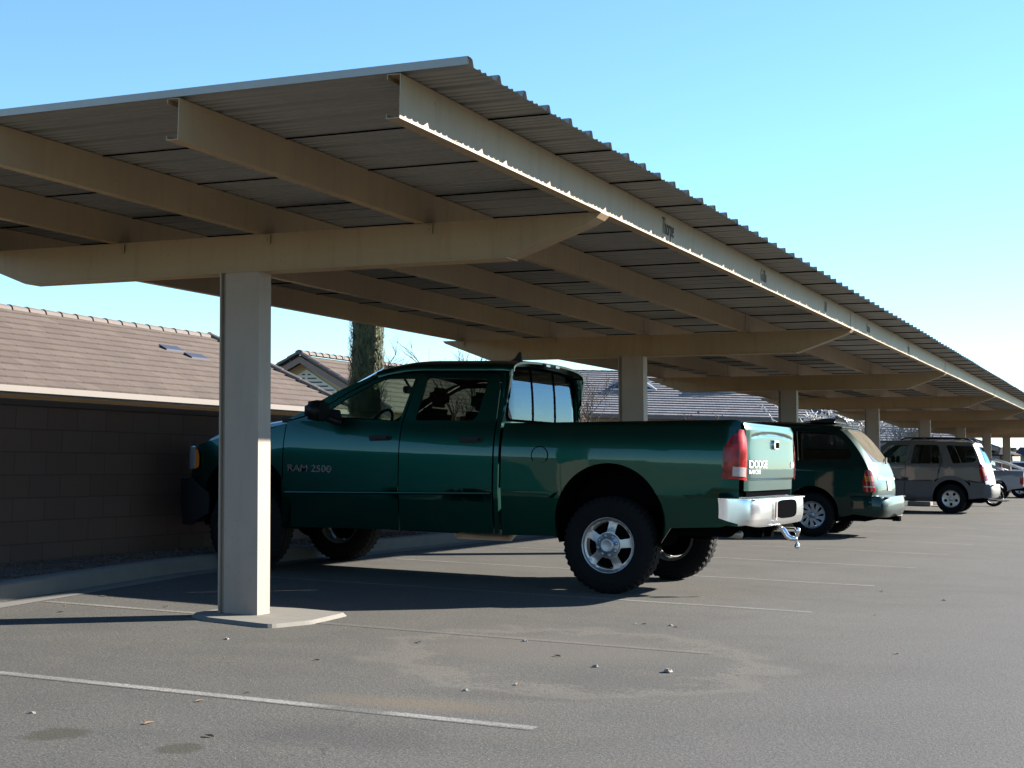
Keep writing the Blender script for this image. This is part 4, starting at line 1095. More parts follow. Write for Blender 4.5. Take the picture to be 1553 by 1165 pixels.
suv_spec = dict(inset=ins_suv, xr=xr_suv, xf=lambda z: -7.6, zr=lambda x: spl([(-6.6, 1.55), (-6.1, 1.66), (-5.3, 1.70), (-4.4, 1.715), (-3.9, 1.695), (-3.76, 1.66)], x), ze=1.635, roofx=(-6.2, -3.82), gatez=(.66, 1.655), paint=M['silver'], low=M['cladding'],
    sides=[
        (('rear_quarter', [(-4.52, .83), (-4.31, .885), (-4.1, .84), (-3.9, .742), (-3.56, .742)] + rE[1:] + [(-4.42, 1.665), (-4.55, 1.30), (-4.62, .80)], [rounded([(-4.27, 1.165), (-3.82, 1.20), (-3.74, 1.26), (-3.84, 1.575), (-4.44, 1.59)], [.02, .05, .05, .05, .03], 4)]), {}),
        (('rear_door', [(-5.355, .742), (-4.74, .742), (-4.63, .80), (-4.56, 1.30), (-4.43, 1.665), (-5.24, 1.665), (-5.34, 1.1)], [rounded([(-5.235, 1.14), (-4.47, 1.16), (-4.62, 1.59), (-5.16, 1.59)], [.03, .05, .05, .05], 3)]), {}),
        (('front_door', [(-6.45, .742), (-5.365, .742), (-5.35, 1.1), (-5.25, 1.665), (-5.75, 1.665), (-6.38, 1.20), (-6.45, 1.10)], [rounded([(-6.15, 1.15), (-5.355, 1.14), (-5.29, 1.58), (-5.72, 1.57)], .04, 3)]), dict(glassm=M['glass'])),
        (('front_fender', [(-7.4, .742), (-6.46, .742), (-6.46, 1.08), (-7.0, 1.02), (-7.4, .95)]), {}),
        (('cladding', clad_ol), dict(mat=M['cladding'], off=.008)),
        (('front_cladding', [(-7.45, .35)] + arc(-6.93, .38, .405, R(185), R(-5), 18) + [(-6.46, .28), (-5.37, .28), (-5.37, .735), (-7.45, .735)]), dict(mat=M['cladding'], off=.008)),
    ], rearwin=rounded([(-.68, 1.19), (.68, 1.19), (.60, 1.57), (-.60, 1.57)], .07, 4), wsz=(1.10, 1.64), wsx=(-6.75, -6.18), hood=(-7.45, -6.6), zh=lambda x: .95+.17*(x+7.45), seats=(-5.9, -4.95), seatz=1.12,
    axles=(-4.31, -6.93), archr=.405, archz=.38, R=.345, rim=.205, wheel='five_small', rc=.10)
sr, sP, sG, sx0 = build_car('sport_utility_vehicle', (SX_, SY_, 0), SW, suv_spec, label='silver sport utility vehicle with darker grey lower body and black roof rails', cat='suv')
wrap_lamp(sr, 'tail_light', sP, SW, ins_suv, xr_suv, sx0, (.79, 1.17), .09, .11, M['red_lens'], .008, [(.90, 1.06, M['amber_lens'], 'amber_lens', .0, .08)])
car_bumper(sr, sx0, SW, -3.36, .38, .70, M['cladding'], side=.35)
for s in (-1, 1):
    bm = bmesh.new(); tube(bm, [(-5.5-sx0, s*.66, 1.69), (-5.4-sx0, s*.66, 1.745), (-4.4-sx0, s*.66, 1.765), (-3.98-sx0, s*.66, 1.75), (-3.86-sx0, s*.66, 1.69)], .018, 6); bm_obj('roof_rail', bm, M['black_plastic'], sr, True)
bm = bmesh.new()
for x in (-5.1, -4.2): tube(bm, [(x-sx0, -.66, 1.76), (x-sx0, .66, 1.76)], .014, 6)
bm_obj('roof_crossbar', bm, M['black_plastic'], sr)
plate(sr, sx0, sG, -.15, .15, .85, 1.0)
for x in (-5.45, -4.70):
    for s in (-1, 1):
        bm = bmesh.new(); box(bm, x-.08-sx0, x+.08-sx0, s*(SW-.002), s*(SW+.022), .995, 1.02); bevel(bm, .005, 1); bm_obj('door_handle', bm, M['silver'], sr)
# ---- pale silver pickup beyond
def small_pickup(name, x_rear, y, paintm, label, ramp_gear=False):
    x0 = x_rear-1.6; W = .86; root = empty(name, (x0, y, 0), label=label, cat='pickup truck')
    def P(s): return lambda x, z: (x, s*(W-(.0 if z < .85 else .35*(z-.85))-(.1*(.5-z) if z < .5 else 0)), z)
    a1 = arc(.70, .36, .37, R(-8), R(188), 16)[::-1]
    for s in (-1, 1):
        surf('bed_side', [(-.30, .36)] + a1 + [(1.20, .38), (1.56, .44), (1.58, .975), (-.30, .975)], [], P(s), paintm, root, .12, .02, flip=(s > 0))
        surf('door', [(-1.45, .36), (-.32, .36), (-.32, 1.34), (-.95, 1.36), (-1.45, .98)], [rounded([(-1.30, .98), (-.42, .98), (-.48, 1.28), (-.92, 1.30)], .03, 3)], P(s), paintm, root, .12, .02, flip=(s > 0))
        surf('fender', [(-3.0, .45)] + arc(-2.3, .36, .37, R(188), R(-8), 16) + [(-1.47, .37), (-1.47, .94), (-2.9, .86), (-3.02, .7)], [], P(s), paintm, root, .12, .02, flip=(s > 0))
        surf('tail_light', [(1.46, .55), (1.585, .55), (1.585, .78), (1.46, .78)], [], lambda x, z, s=s: (x, s*(W+.006), z), M['red_lens'], root, 0, .01, flip=(s > 0))
        for cx in (.70, -2.3): make_wheel(root, 'wheel', cx, s*(W-.02), .325, s, .328, .2, .19, 'five_small', spin=0)
    surf('tailgate', rounded([(-.80, .47), (.80, .47), (.80, .975), (-.80, .975)], .02, 2), [], lambda y, z: (1.59-.02*(y/.8)**6+.008*sst(.9, .8, z), y, z), paintm, root, .1, .03)
    surf('cab_rear_wall', [(-.78, .5), (.78, .5), (.76, .98), (.66, 1.34), (-.66, 1.34), (-.76, .98)], [rounded([(-.64, 1.0), (.64, 1.0), (.58, 1.30), (-.58, 1.30)], .04, 3)], lambda y, z: (-.30-.10*max(0, z-.97), y, z), paintm, root, .2, .02)
    surf('rear_window', [(-.66, .99), (.66, .99), (.59, 1.31), (-.59, 1.31)], [], lambda y, z: (-.31-.10*max(0, z-.97), y, z), M['rear_glass'], root, .2, 0)
    surf('roof', [(-1.05, -.68), (-.32, -.68), (-.32, .68), (-1.05, .68)], [], lambda x, y: (x, y, 1.385-.06*(abs(y)/.68)**4-.15*max(0, -.85-x)), paintm, root, .1, .02)
    surf('windscreen', [(-1, 0), (1, 0), (1, 1), (-1, 1)], [], lambda u, v: (-1.62+.6*v-.1*(1-u*u), u*(.80-.13*v), .95+.4*v), M['glass'], root, .3, 0, flip=True)
    surf('hood', [(-3.0, -1), (-3.08, 0), (-3.0, 1), (-1.5, 1), (-1.5, -1)], [], lambda x, y: (x, y*.84, .88+.06*(x+3)+.03*(1-y*y)), paintm, root, .3, .02)
    bm = bmesh.new(); box(bm, 1.60, 1.72, -.84, .84, .36, .50); bevel(bm, .02, 1); rbp = bm_obj('rear_bumper', bm, M['chrome'], root)
    bm = bmesh.new(); box(bm, 1.724, 1.73, -.18, .18, .37, .48); bm_obj('licence_plate', bm, M['plate'], rbp)
    bm = bmesh.new(); box(bm, -2.95, 1.5, -.70, .70, .34, .46); box(bm, -3.05, -2.95, -.8, .8, .4, .86); bm_obj('chassis', bm, M['black_matt'], root)
    for yy in (-.35, .35):
        bm = bmesh.new(); box(bm, -.62, -.48, yy-.22, yy+.22, .6, 1.12); bm_obj('seat', bm, M['interior'], root)
    # canopy struts that sweep down over the bed
    for s in (-1, 1):
        bm = bmesh.new(); tube(bm, [(-.32, s*.66, 1.36), (.10, s*.72, 1.26), (.55, s*.78, 1.10), (.95, s*.82, .985)], [.05, .04, .035, .03], 6); bm_obj('bed_bar', bm, paintm, root, True)
    return root
small_pickup('silver_pickup', -3.78, 51.2, M['pale_silver'], 'pale silver pickup with low bed parked past the silver suv')
small_pickup('white_pickup', -3.45, 56.9, M['white_paint'], 'white pickup, farthest vehicle at the right edge of the photo')
# ---- motorcycle leaning in its bay
mc = empty('motorcycle', (-4.45, 43.4, 0), label='low black motorcycle with pale wheel parked between the silver suv and silver pickup', cat='motorcycle')
for x in (-.72, .38):
    bm = tyre_mesh(.27, .13, .19, 24, .004); ww = bm_obj('wheel', bm, M['rubber'], mc); ww.location = (x, -.065, .268)
    bm = bmesh.new()
    lathe(bm, [(.185, .02), (.195, .0), (.195, .03)], 'y', 24); lathe(bm, [(.001, .02), (.06, .03), (.06, .10), (.001, .11)], 'y', 12)
    for k in range(8):
        t = 2*math.pi*k/8; tube(bm, [(.05*math.cos(t), .05, .05*math.sin(t)), (.188*math.cos(t), .03, .188*math.sin(t))], .007, 5)
    bm_obj('rim', bm, M['alloy'], ww)
bm = bmesh.new(); tube(bm, [(.38, .08, .27), (.20, .07, .42), (-.2, .05, .40), (-.62, .06, .62), (-.72, .08, .27)], .03, 6); tube(bm, [(.38, -.08, .27), (.20, -.07, .42), (-.2, -.05, .40), (-.62, -.06, .62), (-.72, -.08, .27)], .03, 6); bm_obj('frame', bm, M['alloy'], mc, True)
bm = bmesh.new(); tube(bm, [(-.60, 0, .60), (-.40, 0, .66), (-.15, 0, .58), (.15, 0, .50), (.50, 0, .56), (.62, 0, .50)], [.05, .13, .12, .11, .09, .03], 8); bm_obj('seat_and_tank', bm, M['black_plastic'], mc, True)
bm = bmesh.new(); tube(bm, [(-.25, 0, .25), (-.05, 0, .33), (.12, 0, .28)], [.10, .14, .09], 8); bm_obj('engine', bm, M['steel'], mc, True)
bm = bmesh.new(); tube(bm, [(-.62, -.3, .74), (-.58, -.1, .70), (-.58, .1, .70), (-.62, .3, .74)], .016, 6); bm_obj('handlebar', bm, M['black_plastic'], mc)
bm = bmesh.new(); tube(bm, [(.05, -.13, .22), (.60, -.15, .20), (.66, -.15, .21)], [.03, .045, .04], 8); bm_obj('silencer', bm, M['chrome'], mc, True)

# concrete wheel block glimpsed beneath the utility vehicle
bm = bmesh.new(); box(bm, -.30, .30, -.12, .12, 0, .13); bevel(bm, .02, 1)
ob = bm_obj('wheel_stop', bm, M['concrete']); ob.location = (-5.75, 41.0, 0); tag(ob, 'short concrete wheel stop seen under the silver suv', 'wheel stop')

# ------------------------------------------------------------------ houses
def slope(bm, eL, eR, rL, rR, n, riser, uvl, u0=0, rowh=.3):
    eL, eR, rL, rR = map(Vector, (eL, eR, rL, rR)); nrm = (eR-eL).cross(rL-eL)
    if nrm.length < 1e-6: nrm = (eR-eL).cross(rR-eL)
    nrm.normalize()
    if nrm.z < 0: nrm = -nrm
    ax = (eR-eL).normalized()
    for i in range(n):
        t0, t1 = i/n, (i+1)/n
        a, b = eL.lerp(rL, t0), eR.lerp(rR, t0); c, d = eR.lerp(rR, t1), eL.lerp(rL, t1)
        al, bl = a+nrm*riser, b+nrm*riser
        def F_(vs, uvs):
            if (vs[0]-vs[1]).length < 1e-5 and (vs[2]-vs[3]).length < 1e-5: return
            try: f = bm.faces.new([bm.verts.new(v) for v in vs])
            except Exception: return
            for l, q in zip(f.loops, uvs): l[uvl].uv = q
        U = lambda p: (p-eL).dot(ax)+u0
        F_((al, bl, c, d), ((U(al), i*rowh+.01), (U(bl), i*rowh+.01), (U(c), i*rowh+rowh-.01), (U(d), i*rowh+rowh-.01)))
        F_((a-nrm*.01, b-nrm*.01, bl, al), ((U(a), i*rowh+.02), (U(b), i*rowh+.02), (U(b), i*rowh+.03), (U(a), i*rowh+.03)))
def ridge_caps(bm, a, b, r=.10, L=.42):
    a, b = Vector(a), Vector(b); n = max(1, int((b-a).length/L)); d = (b-a)/n; s = d.normalized().cross(Vector((0, 0, 1))).normalized(); u = s.cross(d.normalized())
    for i in range(n):
        p, q = a+d*i, a+d*(i+1.08); r0, r1 = r*1.15, r*.92; A_, B_ = [], []
        for k in range(6):
            t = math.pi*k/5
            A_.append(bm.verts.new(p+(s*math.cos(t)+u*math.sin(t)*.9)*r0)); B_.append(bm.verts.new(q+(s*math.cos(t)+u*math.sin(t)*.9)*r1))
        for k in range(5): bm.faces.new((A_[k], A_[k+1], B_[k+1], B_[k]))
        bm.faces.new(A_)
def hip_house(name, x0, x1, y0, y1, ze, zr_, tilem, axis, label, n=12, riser=.035, wallm='stucco', capm='ridge_tile', hips=True, cat='house', hipk=None, rz=0):
    """axis 'y': ridge along y. footprint x0..x1,y0..y1 = eaves"""
    root = empty(name, ((x0+x1)/2, (y0+y1)/2, 0), rz, label=label, cat=cat); ox, oy = (x0+x1)/2, (y0+y1)/2
    L = lambda x, y, z: (x-ox, y-oy, z)
    bm = bmesh.new(); uvl = bm.loops.layers.uv.new('UVMap')
    if axis == 'y':
        h = (x1-x0)/2; xm = (x0+x1)/2; k = (hipk or h) if hips else 0
        ra, rb_ = (xm, y0+k), (xm, y1-k)
        slope(bm, L(x1, y0, ze), L(x1, y1, ze), L(*ra, zr_), L(*rb_, zr_), n, riser, uvl)
        slope(bm, L(x0, y0, ze), L(x0, y1, ze), L(*ra, zr_), L(*rb_, zr_), n, riser, uvl)
        if hips:
            slope(bm, L(x0, y0, ze), L(x1, y0, ze), L(*ra, zr_), L(*ra, zr_), n, riser, uvl)
            slope(bm, L(x0, y1, ze), L(x1, y1, ze), L(*rb_, zr_), L(*rb_, zr_), n, riser, uvl)
        corners = [((x1, y0), ra), ((x0, y0), ra), ((x1, y1), rb_), ((x0, y1), rb_)]
    else:
        h = (y1-y0)/2; ym = (y0+y1)/2; k = (hipk or h) if hips else 0
        ra, rb_ = (x0+k, ym), (x1-k, ym)
        slope(bm, L(x0, y0, ze), L(x1, y0, ze), L(*ra, zr_), L(*rb_, zr_), n, riser, uvl)
        slope(bm, L(x0, y1, ze), L(x1, y1, ze), L(*ra, zr_), L(*rb_, zr_), n, riser, uvl)
        if hips:
            slope(bm, L(x0, y0, ze), L(x0, y1, ze), L(*ra, zr_), L(*ra, zr_), n, riser, uvl)
            slope(bm, L(x1, y0, ze), L(x1, y1, ze), L(*rb_, zr_), L(*rb_, zr_), n, riser, uvl)
        corners = [((x0, y0), ra), ((x0, y1), ra), ((x1, y0), rb_), ((x1, y1), rb_)]
    rf = bm_obj('roof', bm, M[tilem], root)
    bm = bmesh.new(); ridge_caps(bm, L(*ra, zr_-.035), L(*rb_, zr_-.035))
    if hips:
        for c, r_ in corners: ridge_caps(bm, L(*c, ze+.02), L(*r_, zr_+.02), .08)
    bm_obj('ridge_cap', bm, M[capm], rf)
    o = .45
    bm = bmesh.new(); box(bm, x0+o-ox, x1-o-ox, y0+o-oy, y1-o-oy, 0, ze-.04); bm_obj('house_wall', bm, M[wallm], root)
    bm = bmesh.new()
    box(bm, x1-ox-.02, x1-ox+.02, y0-oy, y1-oy, ze-.14, ze-.015); box(bm, x0-ox-.02, x0-ox+.02, y0-oy, y1-oy, ze-.14, ze-.015)
    box(bm, x0-ox+.02, x1-ox-.02, y0-oy, y0-oy+.04, ze-.14, ze-.015); box(bm, x0-ox+.02, x1-ox-.02, y1-oy-.04, y1-oy, ze-.14, ze-.015)
    bm_obj('fascia', bm, M['fascia'], root)
    return root, L
h1, L1 = hip_house('brown_roof_house', -21.0, -15.0, -6, 26.5, 1.96, 3.43, 'tile_brown', 'y', 'low house with a long brown tiled roof behind the block wall at left', n=13, riser=.028, hipk=.9)
# gutter and a shaded frieze under the eave
bm = bmesh.new(); box(bm, -14.975+18, -14.90+18, -6-10.25, 26.5-10.25, 1.86, 1.95); bm_obj('gutter', bm, M['fascia'], h1)
bm = bmesh.new()
for x, y in ((-17.0, 23.0), (-16.75, 23.45)):
    z = 1.96+(-15-x)*.49
    vs = box(bm, x-.10+18, x+.08+18, y-.28-10.25, y+.28-10.25, z-.02, z+.05)
    for v in vs: v.co.z -= (v.co.x-(x+18))*.49
bm_obj('roof_vent', bm, M['dark_blue'], h1)
# gable fronted house
gx, gy = -25.0, 41.0
g = empty('gabled_house', (gx, gy, 0), label='gabled house with louvred vent and brown tiles behind the end of the low house', cat='house')
bm = bmesh.new(); uvl = bm.loops.layers.uv.new('UVMap'); gz, ge, gw = 4.12, 2.35, 3.4
slope(bm, (gw, -.5, ge), (gw, 14, ge), (0, -.5, gz), (0, 14, gz), 10, .05, uvl); slope(bm, (-gw, -.5, ge), (-gw, 14, ge), (0, -.5, gz), (0, 14, gz), 10, .05, uvl)
rf = bm_obj('roof', bm, M['tile_brown'], g)
bm = bmesh.new(); ridge_caps(bm, (0, -.55, gz+.04), (0, 14, gz+.04), .14); ridge_caps(bm, (gw, -.5, ge+.05), (0, -.5, gz+.05), .12); ridge_caps(bm, (-gw, -.5, ge+.05), (0, -.5, gz+.05), .12); bm_obj('ridge_cap', bm, M['ridge_tile'], rf)
bm = bmesh.new(); prism(bm, [(-gw+.4, 0), (gw-.4, 0), (gw-.4, ge+.1), (0, gz-.12), (-gw+.4, ge+.1)], 'y', 0, 13.5); bm_obj('house_wall', bm, M['stucco'], g)
for s in (-1, 1):
    bm = bmesh.new(); prism(bm, [(s*gw, ge-.02), (s*gw, ge-.22), (0, gz-.24), (0, gz-.03)], 'y', -.5, -.44); bm_obj('barge_board', bm, M['gutter'], g)
bm = bmesh.new(); vz = 2.95
prism(bm, [(-1.15, vz), (1.15, vz), (1.15, vz+.08), (0, vz+.75), (-1.15, vz+.08)], 'y', -.05, -.003); gv = bm_obj('gable_vent', bm, M['vent_cream'], g)
bm = bmesh.new()
for k in range(5):
    z = vz+.06+k*.125; ww = min(1.08, (vz+.70-z-.05)*1.75)
    if ww > .15: box(bm, -ww, -.05, -.06, -.052, z, z+.045); box(bm, .05, ww, -.06, -.052, z, z+.045)
bm_obj('louvre_gap', bm, M['stripe_ink'], gv)
# grey ribbed-tile house across the view
h3, L3 = hip_house('grey_roof_house', -38.8, -12.8, 55.5, 67.5, 2.85, 4.95, 'tile_grey', 'x', 'wide house with grey striped tile roof and two curved roof vents behind the cab', n=19, riser=.045, wallm='building', capm='tile_grey', rz=R(20), hipk=5.2)
for cx, cy in ((4.55, -1.9), (8.0, -1.9)):
    zz = 2.85+(cy+6)*(2.1/6)
    bm = bmesh.new(); pr2 = [(-1.0, 0.02), (-.6, .22), (-.25, .34), (.15, .36), (.5, .26), (1.0, .02)]
    A_ = [bm.verts.new((cx+a, cy-.9, zz-.28+b)) for a, b in pr2]; B_ = [bm.verts.new((cx+a*.8, cy+.6, zz+.24)) for a, b in pr2]
    bm.faces.new(A_)
    for k in range(5): bm.faces.new((A_[k], A_[k+1], B_[k+1], B_[k]))
    d = bm_obj('eyebrow_vent', bm, M['dark_blue'], h3)  # blue shadow of the vent is put into its colour
    bm = bmesh.new(); box(bm, cx-.95, cx+.90, cy-.98, cy-.91, zz-.29, zz-.22); tube(bm, [(cx+1.02, cy-.95, zz-.25), (cx+.55, cy-.9, zz+.06)], .045, 5); bm_obj('vent_trim', bm, M['plate'], d)
h4, L4 = hip_house('far_tiled_house', -27.0, -8.5, 84, 96, 2.1, 4.3, 'tile_grey', 'x', 'second grey tiled roof seen through the pale twigs beyond the third column', n=16, riser=.035, wallm='building', capm='tile_grey', rz=R(8))
# far building, canopy roof
bm = bmesh.new(); box(bm, -4, 4, -3, 3, 0, 2.35); fb = empty('tan_building', (-13.5, 118, 0), label='low tan building far away between the last carport columns', cat='building')
bm_obj('building_wall', bm, M['building'], fb); bm = bmesh.new(); box(bm, -4.3, 4.3, -3.3, 3.3, 2.352, 2.5); bm_obj('roof', bm, M['fascia'], fb)
fb2 = empty('blue_roof_building', (-5.2, 112, 0), label='far building with dark blue roof at the right edge beyond the umbrella', cat='building')
bm = bmesh.new(); box(bm, -3.2, 3.2, -4, 4, 0, 1.9); bm_obj('building_wall', bm, M['building'], fb2)
bm = bmesh.new(); prism(bm, [(-3.6, 1.902), (3.6, 1.902), (3.2, 2.45), (-3.2, 2.45)], 'y', -4.3, 4.3); bm_obj('roof', bm, M['dark_blue'], fb2)
# patio umbrella
um = empty('patio_umbrella', (-8.06, 90, 0), label='black canopy umbrella on a reddish post far beyond the silver suv', cat='umbrella')
bm = bmesh.new(); A_ = [bm.verts.new((1.15*math.cos(t), 1.15*math.sin(t), 1.78)) for t in [2*math.pi*i/8 for i in range(8)]]; tpt = bm.verts.new((0, 0, 2.2))
B_ = [bm.verts.new((1.10*math.cos(t), 1.10*math.sin(t), 1.70)) for t in [2*math.pi*i/8 for i in range(8)]]
for i in range(8): bm.faces.new((A_[i], A_[(i+1) % 8], tpt)); bm.faces.new((B_[i], B_[(i+1) % 8], A_[(i+1) % 8], A_[i]))
bm_obj('canopy', bm, M['navy_cloth'], um)
bm = bmesh.new(); tube(bm, [(0, 0, 0), (0, 0, 2.18)], .07, 8); bm_obj('post', bm, M['brick'], um)
# far white box van and car
fv = empty('white_van', (-8.9, 80, 0), label='white van far away seen under the black umbrella', cat='van')
bm = bmesh.new(); prism(bm, rounded([(-2.4, .3), (1.0, .3), (1.0, 1.62), (-1.3, 1.62), (-1.9, 1.1), (-2.4, .95)], .08, 2), 'y', -.85, .85); bm_obj('body', bm, M['white_paint'], fv)
bm = bmesh.new(); box(bm, -1.4, .85, -.862, -.852, 1.12, 1.48); bm_obj('side_window', bm, M['dark_blue'], fv)
for x in (-1.7, .4):
    for s in (-1, 1):
        bm = tyre_mesh(.33, .2, .19, 16); o = bm_obj('wheel', bm, M['rubber'], fv); o.location = (x, s*.84-.1, .33)
fc = empty('white_car', (-5.6, 76, 0), label='white car far away at the right edge below the dark blue roof', cat='car')
bm = bmesh.new(); prism(bm, rounded([(-2.1, .3), (2.0, .3), (2.05, .85), (1.3, .95), (.8, 1.38), (-.6, 1.38), (-1.2, .95), (-2.1, .8)], .08, 2), 'y', -.82, .82); bm_obj('body', bm, M['white_paint'], fc)
bm = bmesh.new(); prism(bm, [(-1.0, .98), (1.05, .98), (.7, 1.30), (-.55, 1.30)], 'y', -.832, -.822); bm_obj('side_window', bm, M['dark_blue'], fc)
for x in (-1.35, 1.3):
    for s in (-1, 1):
        bm = tyre_mesh(.31, .2, .19, 16); o = bm_obj('wheel', bm, M['rubber'], fc); o.location = (x, s*.82-.1, .31)

# ------------------------------------------------------------------ vegetation
cy_ = empty('cypress', (-10.0, 17.95, 0), label='slim dark green cypress column standing just behind the block wall', cat='tree')
bm = bmesh.new(); rc = random.Random(3)
Hc = 4.6
def rad(z): return .235*min(1, .55+z*1.2)*(1 if z < 3.2 else max(.02, 1-((z-3.2)/1.45)**2))
for i in range(9000):
    z = rc.uniform(.15, Hc); t = rc.uniform(0, 2*math.pi); r = rad(z)*(1+.06*math.sin(t*5+z*3))*rc.uniform(.82, 1.04)
    p = Vector((r*math.cos(t), r*math.sin(t), z)); ln = rc.uniform(.05, .11); wd = rc.uniform(.008, .016)
    d = Vector((math.cos(t)*rc.uniform(.05, .45), math.sin(t)*rc.uniform(.05, .45), 1)).normalized(); sdv = Vector((-math.sin(t), math.cos(t), 0))*wd
    if rc.random() < .012: ln *= 1.7; d = Vector((math.cos(t)*.8, math.sin(t)*.8, .6)).normalized()
    bm.faces.new([bm.verts.new(p-sdv), bm.verts.new(p+sdv), bm.verts.new(p+d*ln)])
rings = lathe(bm, [(rad(z)*.86, z) for z in [.1+i*.25 for i in range(19)]], 'z', 14)
bm_obj('crown', bm, M['cypress'], cy_)
bm = bmesh.new(); tube(bm, [(0, 0, 0), (0, 0, .6), (0, 0, 3)], [.07, .06, .02], 8); bm_obj('trunk', bm, M['bark'], cy_)
def bare_tree(name, loc, h, seed, mat, label, spread=.5, n0=4, depth=5, leafm=None, trunk=.05, group=None, leaves=0, up=.25, nch=3, rmin=.004):
    rr = random.Random(seed); root = empty(name, loc, label=label, cat='tree' if h > 2.4 else 'shrub', group=group)
    bt_, bb = bmesh.new(), bmesh.new(); tips = []
    def grow(p, d, L_, r, lev, bmx):
        pts = [p]; q = p; dd = d.copy()
        for k in range(3):
            dd = (dd + Vector((rr.uniform(-1, 1), rr.uniform(-1, 1), rr.uniform(-.5, 1)*up))*.16).normalized(); q = q+dd*L_/3; pts.append(q)
        tube(bmx, pts, [r, r*.85, r*.7, r*.55], 5 if lev < 2 else 3, cap=False)
        if lev >= depth: tips.append(q); return
        for k in range(nch if lev > 0 else n0):
            b_ = pts[rr.choice((1, 2, 3, 3))] if lev else pts[3]
            nd = (dd + Vector((rr.uniform(-1, 1), rr.uniform(-1, 1), rr.uniform(-.3, 1)))*spread*1.5).normalized(); nd.z = abs(nd.z)*.8+up*.3
            grow(b_, nd.normalized(), L_*rr.uniform(.55, .8), max(r*.6, rmin), lev+1, bb)
    grow(Vector((0, 0, 0)), Vector((0, 0, 1)), h*.32, trunk, 0, bt_)
    bm_obj('trunk', bt_, mat, root, True); bm_obj('branches', bb, mat, root, True)
    if leaves:
        bl = bmesh.new()
        for i in range(leaves):
            p = rr.choice(tips) + Vector((rr.uniform(-.1, .1), rr.uniform(-.1, .1), rr.uniform(-.12, .05))); a = Vector((rr.uniform(-1, 1), rr.uniform(-1, 1), rr.uniform(-1, 1))).normalized()*.035; b2 = a.cross(Vector((rr.uniform(-1, 1), 1, .3))).normalized()*.02
            bl.faces.new([bl.verts.new(p-a), bl.verts.new(p+b2), bl.verts.new(p+a), bl.verts.new(p-b2)])
        bm_obj('leaves', bl, leafm, root)
    return root
bare_tree('bare_tree', (-15.4, 32, 0), 4.6, 5, M['bark'], 'bare leafless tree rising behind the cab under the carport edge', .45, 3, 5, trunk=.07)
bare_tree('bare_tree', (-17.6, 31.5, 0), 4.6, 11, M['bark'], 'thin bare twigs just right of the cypress', .5, 3, 5, trunk=.05)
bare_tree('bare_tree', (-16.8, 45, 0), 4.6, 8, M['bark'], 'bare grey tree top showing above the pickup roof beside the fin', .5, 4, 5, trunk=.06)
bare_tree('small_tree', (-13.4, 47.5, 0), 3.3, 21, M['bark'], 'small twiggy tree with a few red leaves before the grey striped roof', .42, 4, 4, leafm=M['red_leaf'], trunk=.05, leaves=260, rmin=.008)
for i, (x, y, h, sd_, lb) in enumerate([(-11.0, 52, 3.2, 31, 'pale twiggy shrub, leftmost of the pale ones, above the minivan roof'), (-9.9, 52.5, 3.0, 32, 'pale twiggy shrub between the minivan spoiler and the fourth column'), (-9.6, 55, 2.7, 33, 'pale twiggy shrub directly left of the fourth carport column'),
        (-8.9, 55.5, 2.75, 34, 'pale twiggy shrub directly right of the fourth carport column'), (-8.4, 57, 2.5, 35, 'pale twiggy shrub left of the fifth carport column above the silver suv'), (-8.9, 66, 2.4, 36, 'pale twiggy shrub right of the fifth carport column above the suv roof rail')]):
    bare_tree('twiggy_shrub', (x, y, 0), h*1.22, sd_, M['pale_twig'], lb, .62, 6, 4, trunk=.04, group='pale leafless shrubs beyond the wall', up=.15, nch=4, rmin=.019)

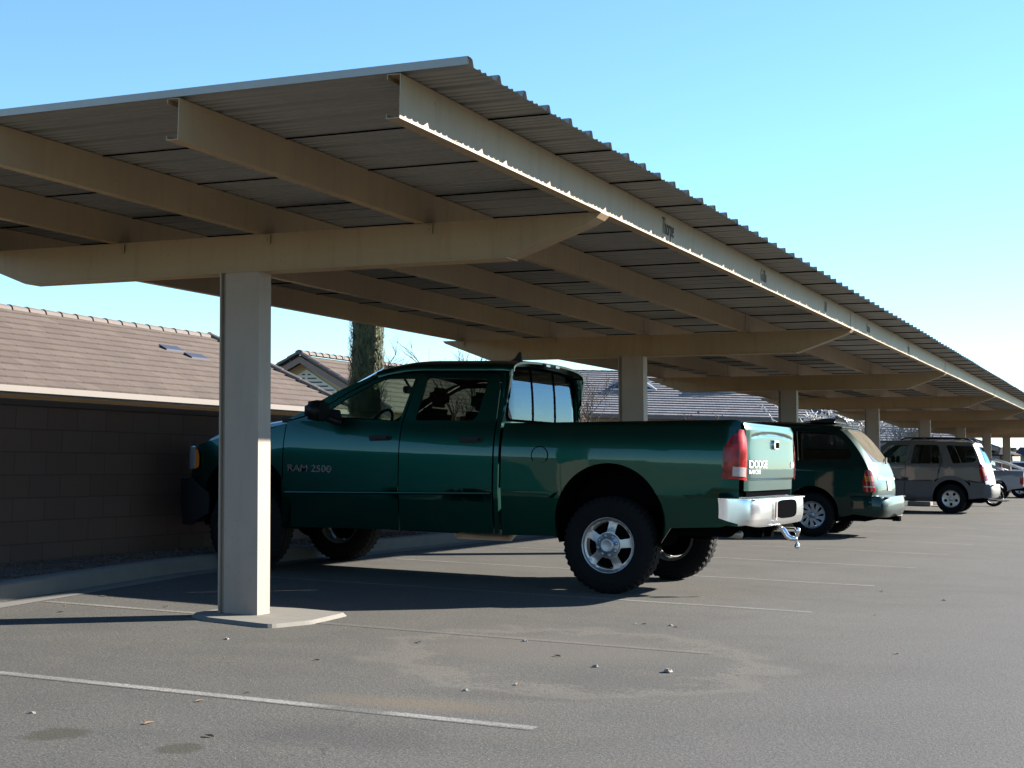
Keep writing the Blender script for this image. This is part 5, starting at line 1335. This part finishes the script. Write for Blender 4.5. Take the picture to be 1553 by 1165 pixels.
# ------------------------------------------------------------------ litter on the asphalt
def leaf(x, y, s, a, label=None):
    bm = bmesh.new(); pts = [(-1, 0), (-.45, .38), (.1, .45), (.7, .25), (1.2, 0), (.7, -.25), (.1, -.45), (-.45, -.38)]
    ring = [bm.verts.new((p*s, q*s, .004+.35*s*abs(q)*1.2+.2*s*(p+1)*.3)) for p, q in pts]; c = bm.verts.new((.1*s, 0, .004)); r2 = [bm.verts.new(v.co-Vector((0, 0, .0012))) for v in ring]; c2 = bm.verts.new((.1*s, 0, .0028))
    for i in range(8): bm.faces.new((c, ring[i], ring[(i+1) % 8])); bm.faces.new((c2, r2[(i+1) % 8], r2[i])); bm.faces.new((ring[i], r2[i], r2[(i+1) % 8], ring[(i+1) % 8]))
    o = bm_obj('dry_leaf', bm, M['dry_leaf']); o.location = (x, y, 0); o.rotation_euler = (0, 0, a)
    tag(o, label or 'small curled brown dry leaf lying on the grey asphalt', 'leaf', 'dry leaves scattered on the asphalt')
for i, (x, y) in enumerate([(-2.94, 9.64), (-3.18, 9.7), (-3.09, 7.86), (-2.88, 6.79), (-4.14, 6.98), (-3.91, 5.58), (-3.40, 4.93), (-3.23, 9.67), (-4.02, 7.96), (-3.77, 5.03), (-3.86, 5.89), (-1.9, 11.3), (-2.2, 13.4), (-1.4, 9.1), (-7.0, 8.35), (-7.2, 9.0), (-6.75, 8.0), (-7.3, 9.8), (-6.9, 9.4), (-6.4, 8.7)]):
    leaf(x, y, rnd.uniform(.014, .026), rnd.uniform(0, 6))
def chip(x, y, s, label):
    bm = bmesh.new(); bmesh.ops.create_icosphere(bm, subdivisions=2, radius=1)
    for v in bm.verts:
        k = 1+.22*math.sin(v.co.x*5+v.co.y*3+x*9)+.1*math.sin(v.co.z*7+y); v.co = Vector((v.co.x*s*k, v.co.y*s*.7*k, max(-.3, v.co.z)*s*.5*k))
    o = bm_obj('pale_pebble', bm, M['pale_stone']); o.location = (x, y, s*.16); o.rotation_euler = (0, 0, x*7); tag(o, label, 'pebble', 'pale pebbles on the asphalt')
chip(-2.36, 7.62, .030, 'largest pale pebble with a dark shadow on the open asphalt right of centre')
for x, y in ((-3.51, 8.38), (-2.76, 7.59), (-3.02, 6.49), (-5.04, 7.45), (-4.33, 4.98), (-3.0, 9.72), (-1.6, 12.9)): chip(x, y, rnd.uniform(.012, .02), 'small pale pebble lying on the grey asphalt')

# ------------------------------------------------------------------ what the truck's rear window mirrors: a house across the aisle
h5, L5 = hip_house('dark_roof_house', 14, 24, 14, 44, 2.4, 4.3, 'tile_brown', 'y', 'dark roofed house across the aisle, mirrored in the pickup rear window', n=12, riser=.03, wallm='building')
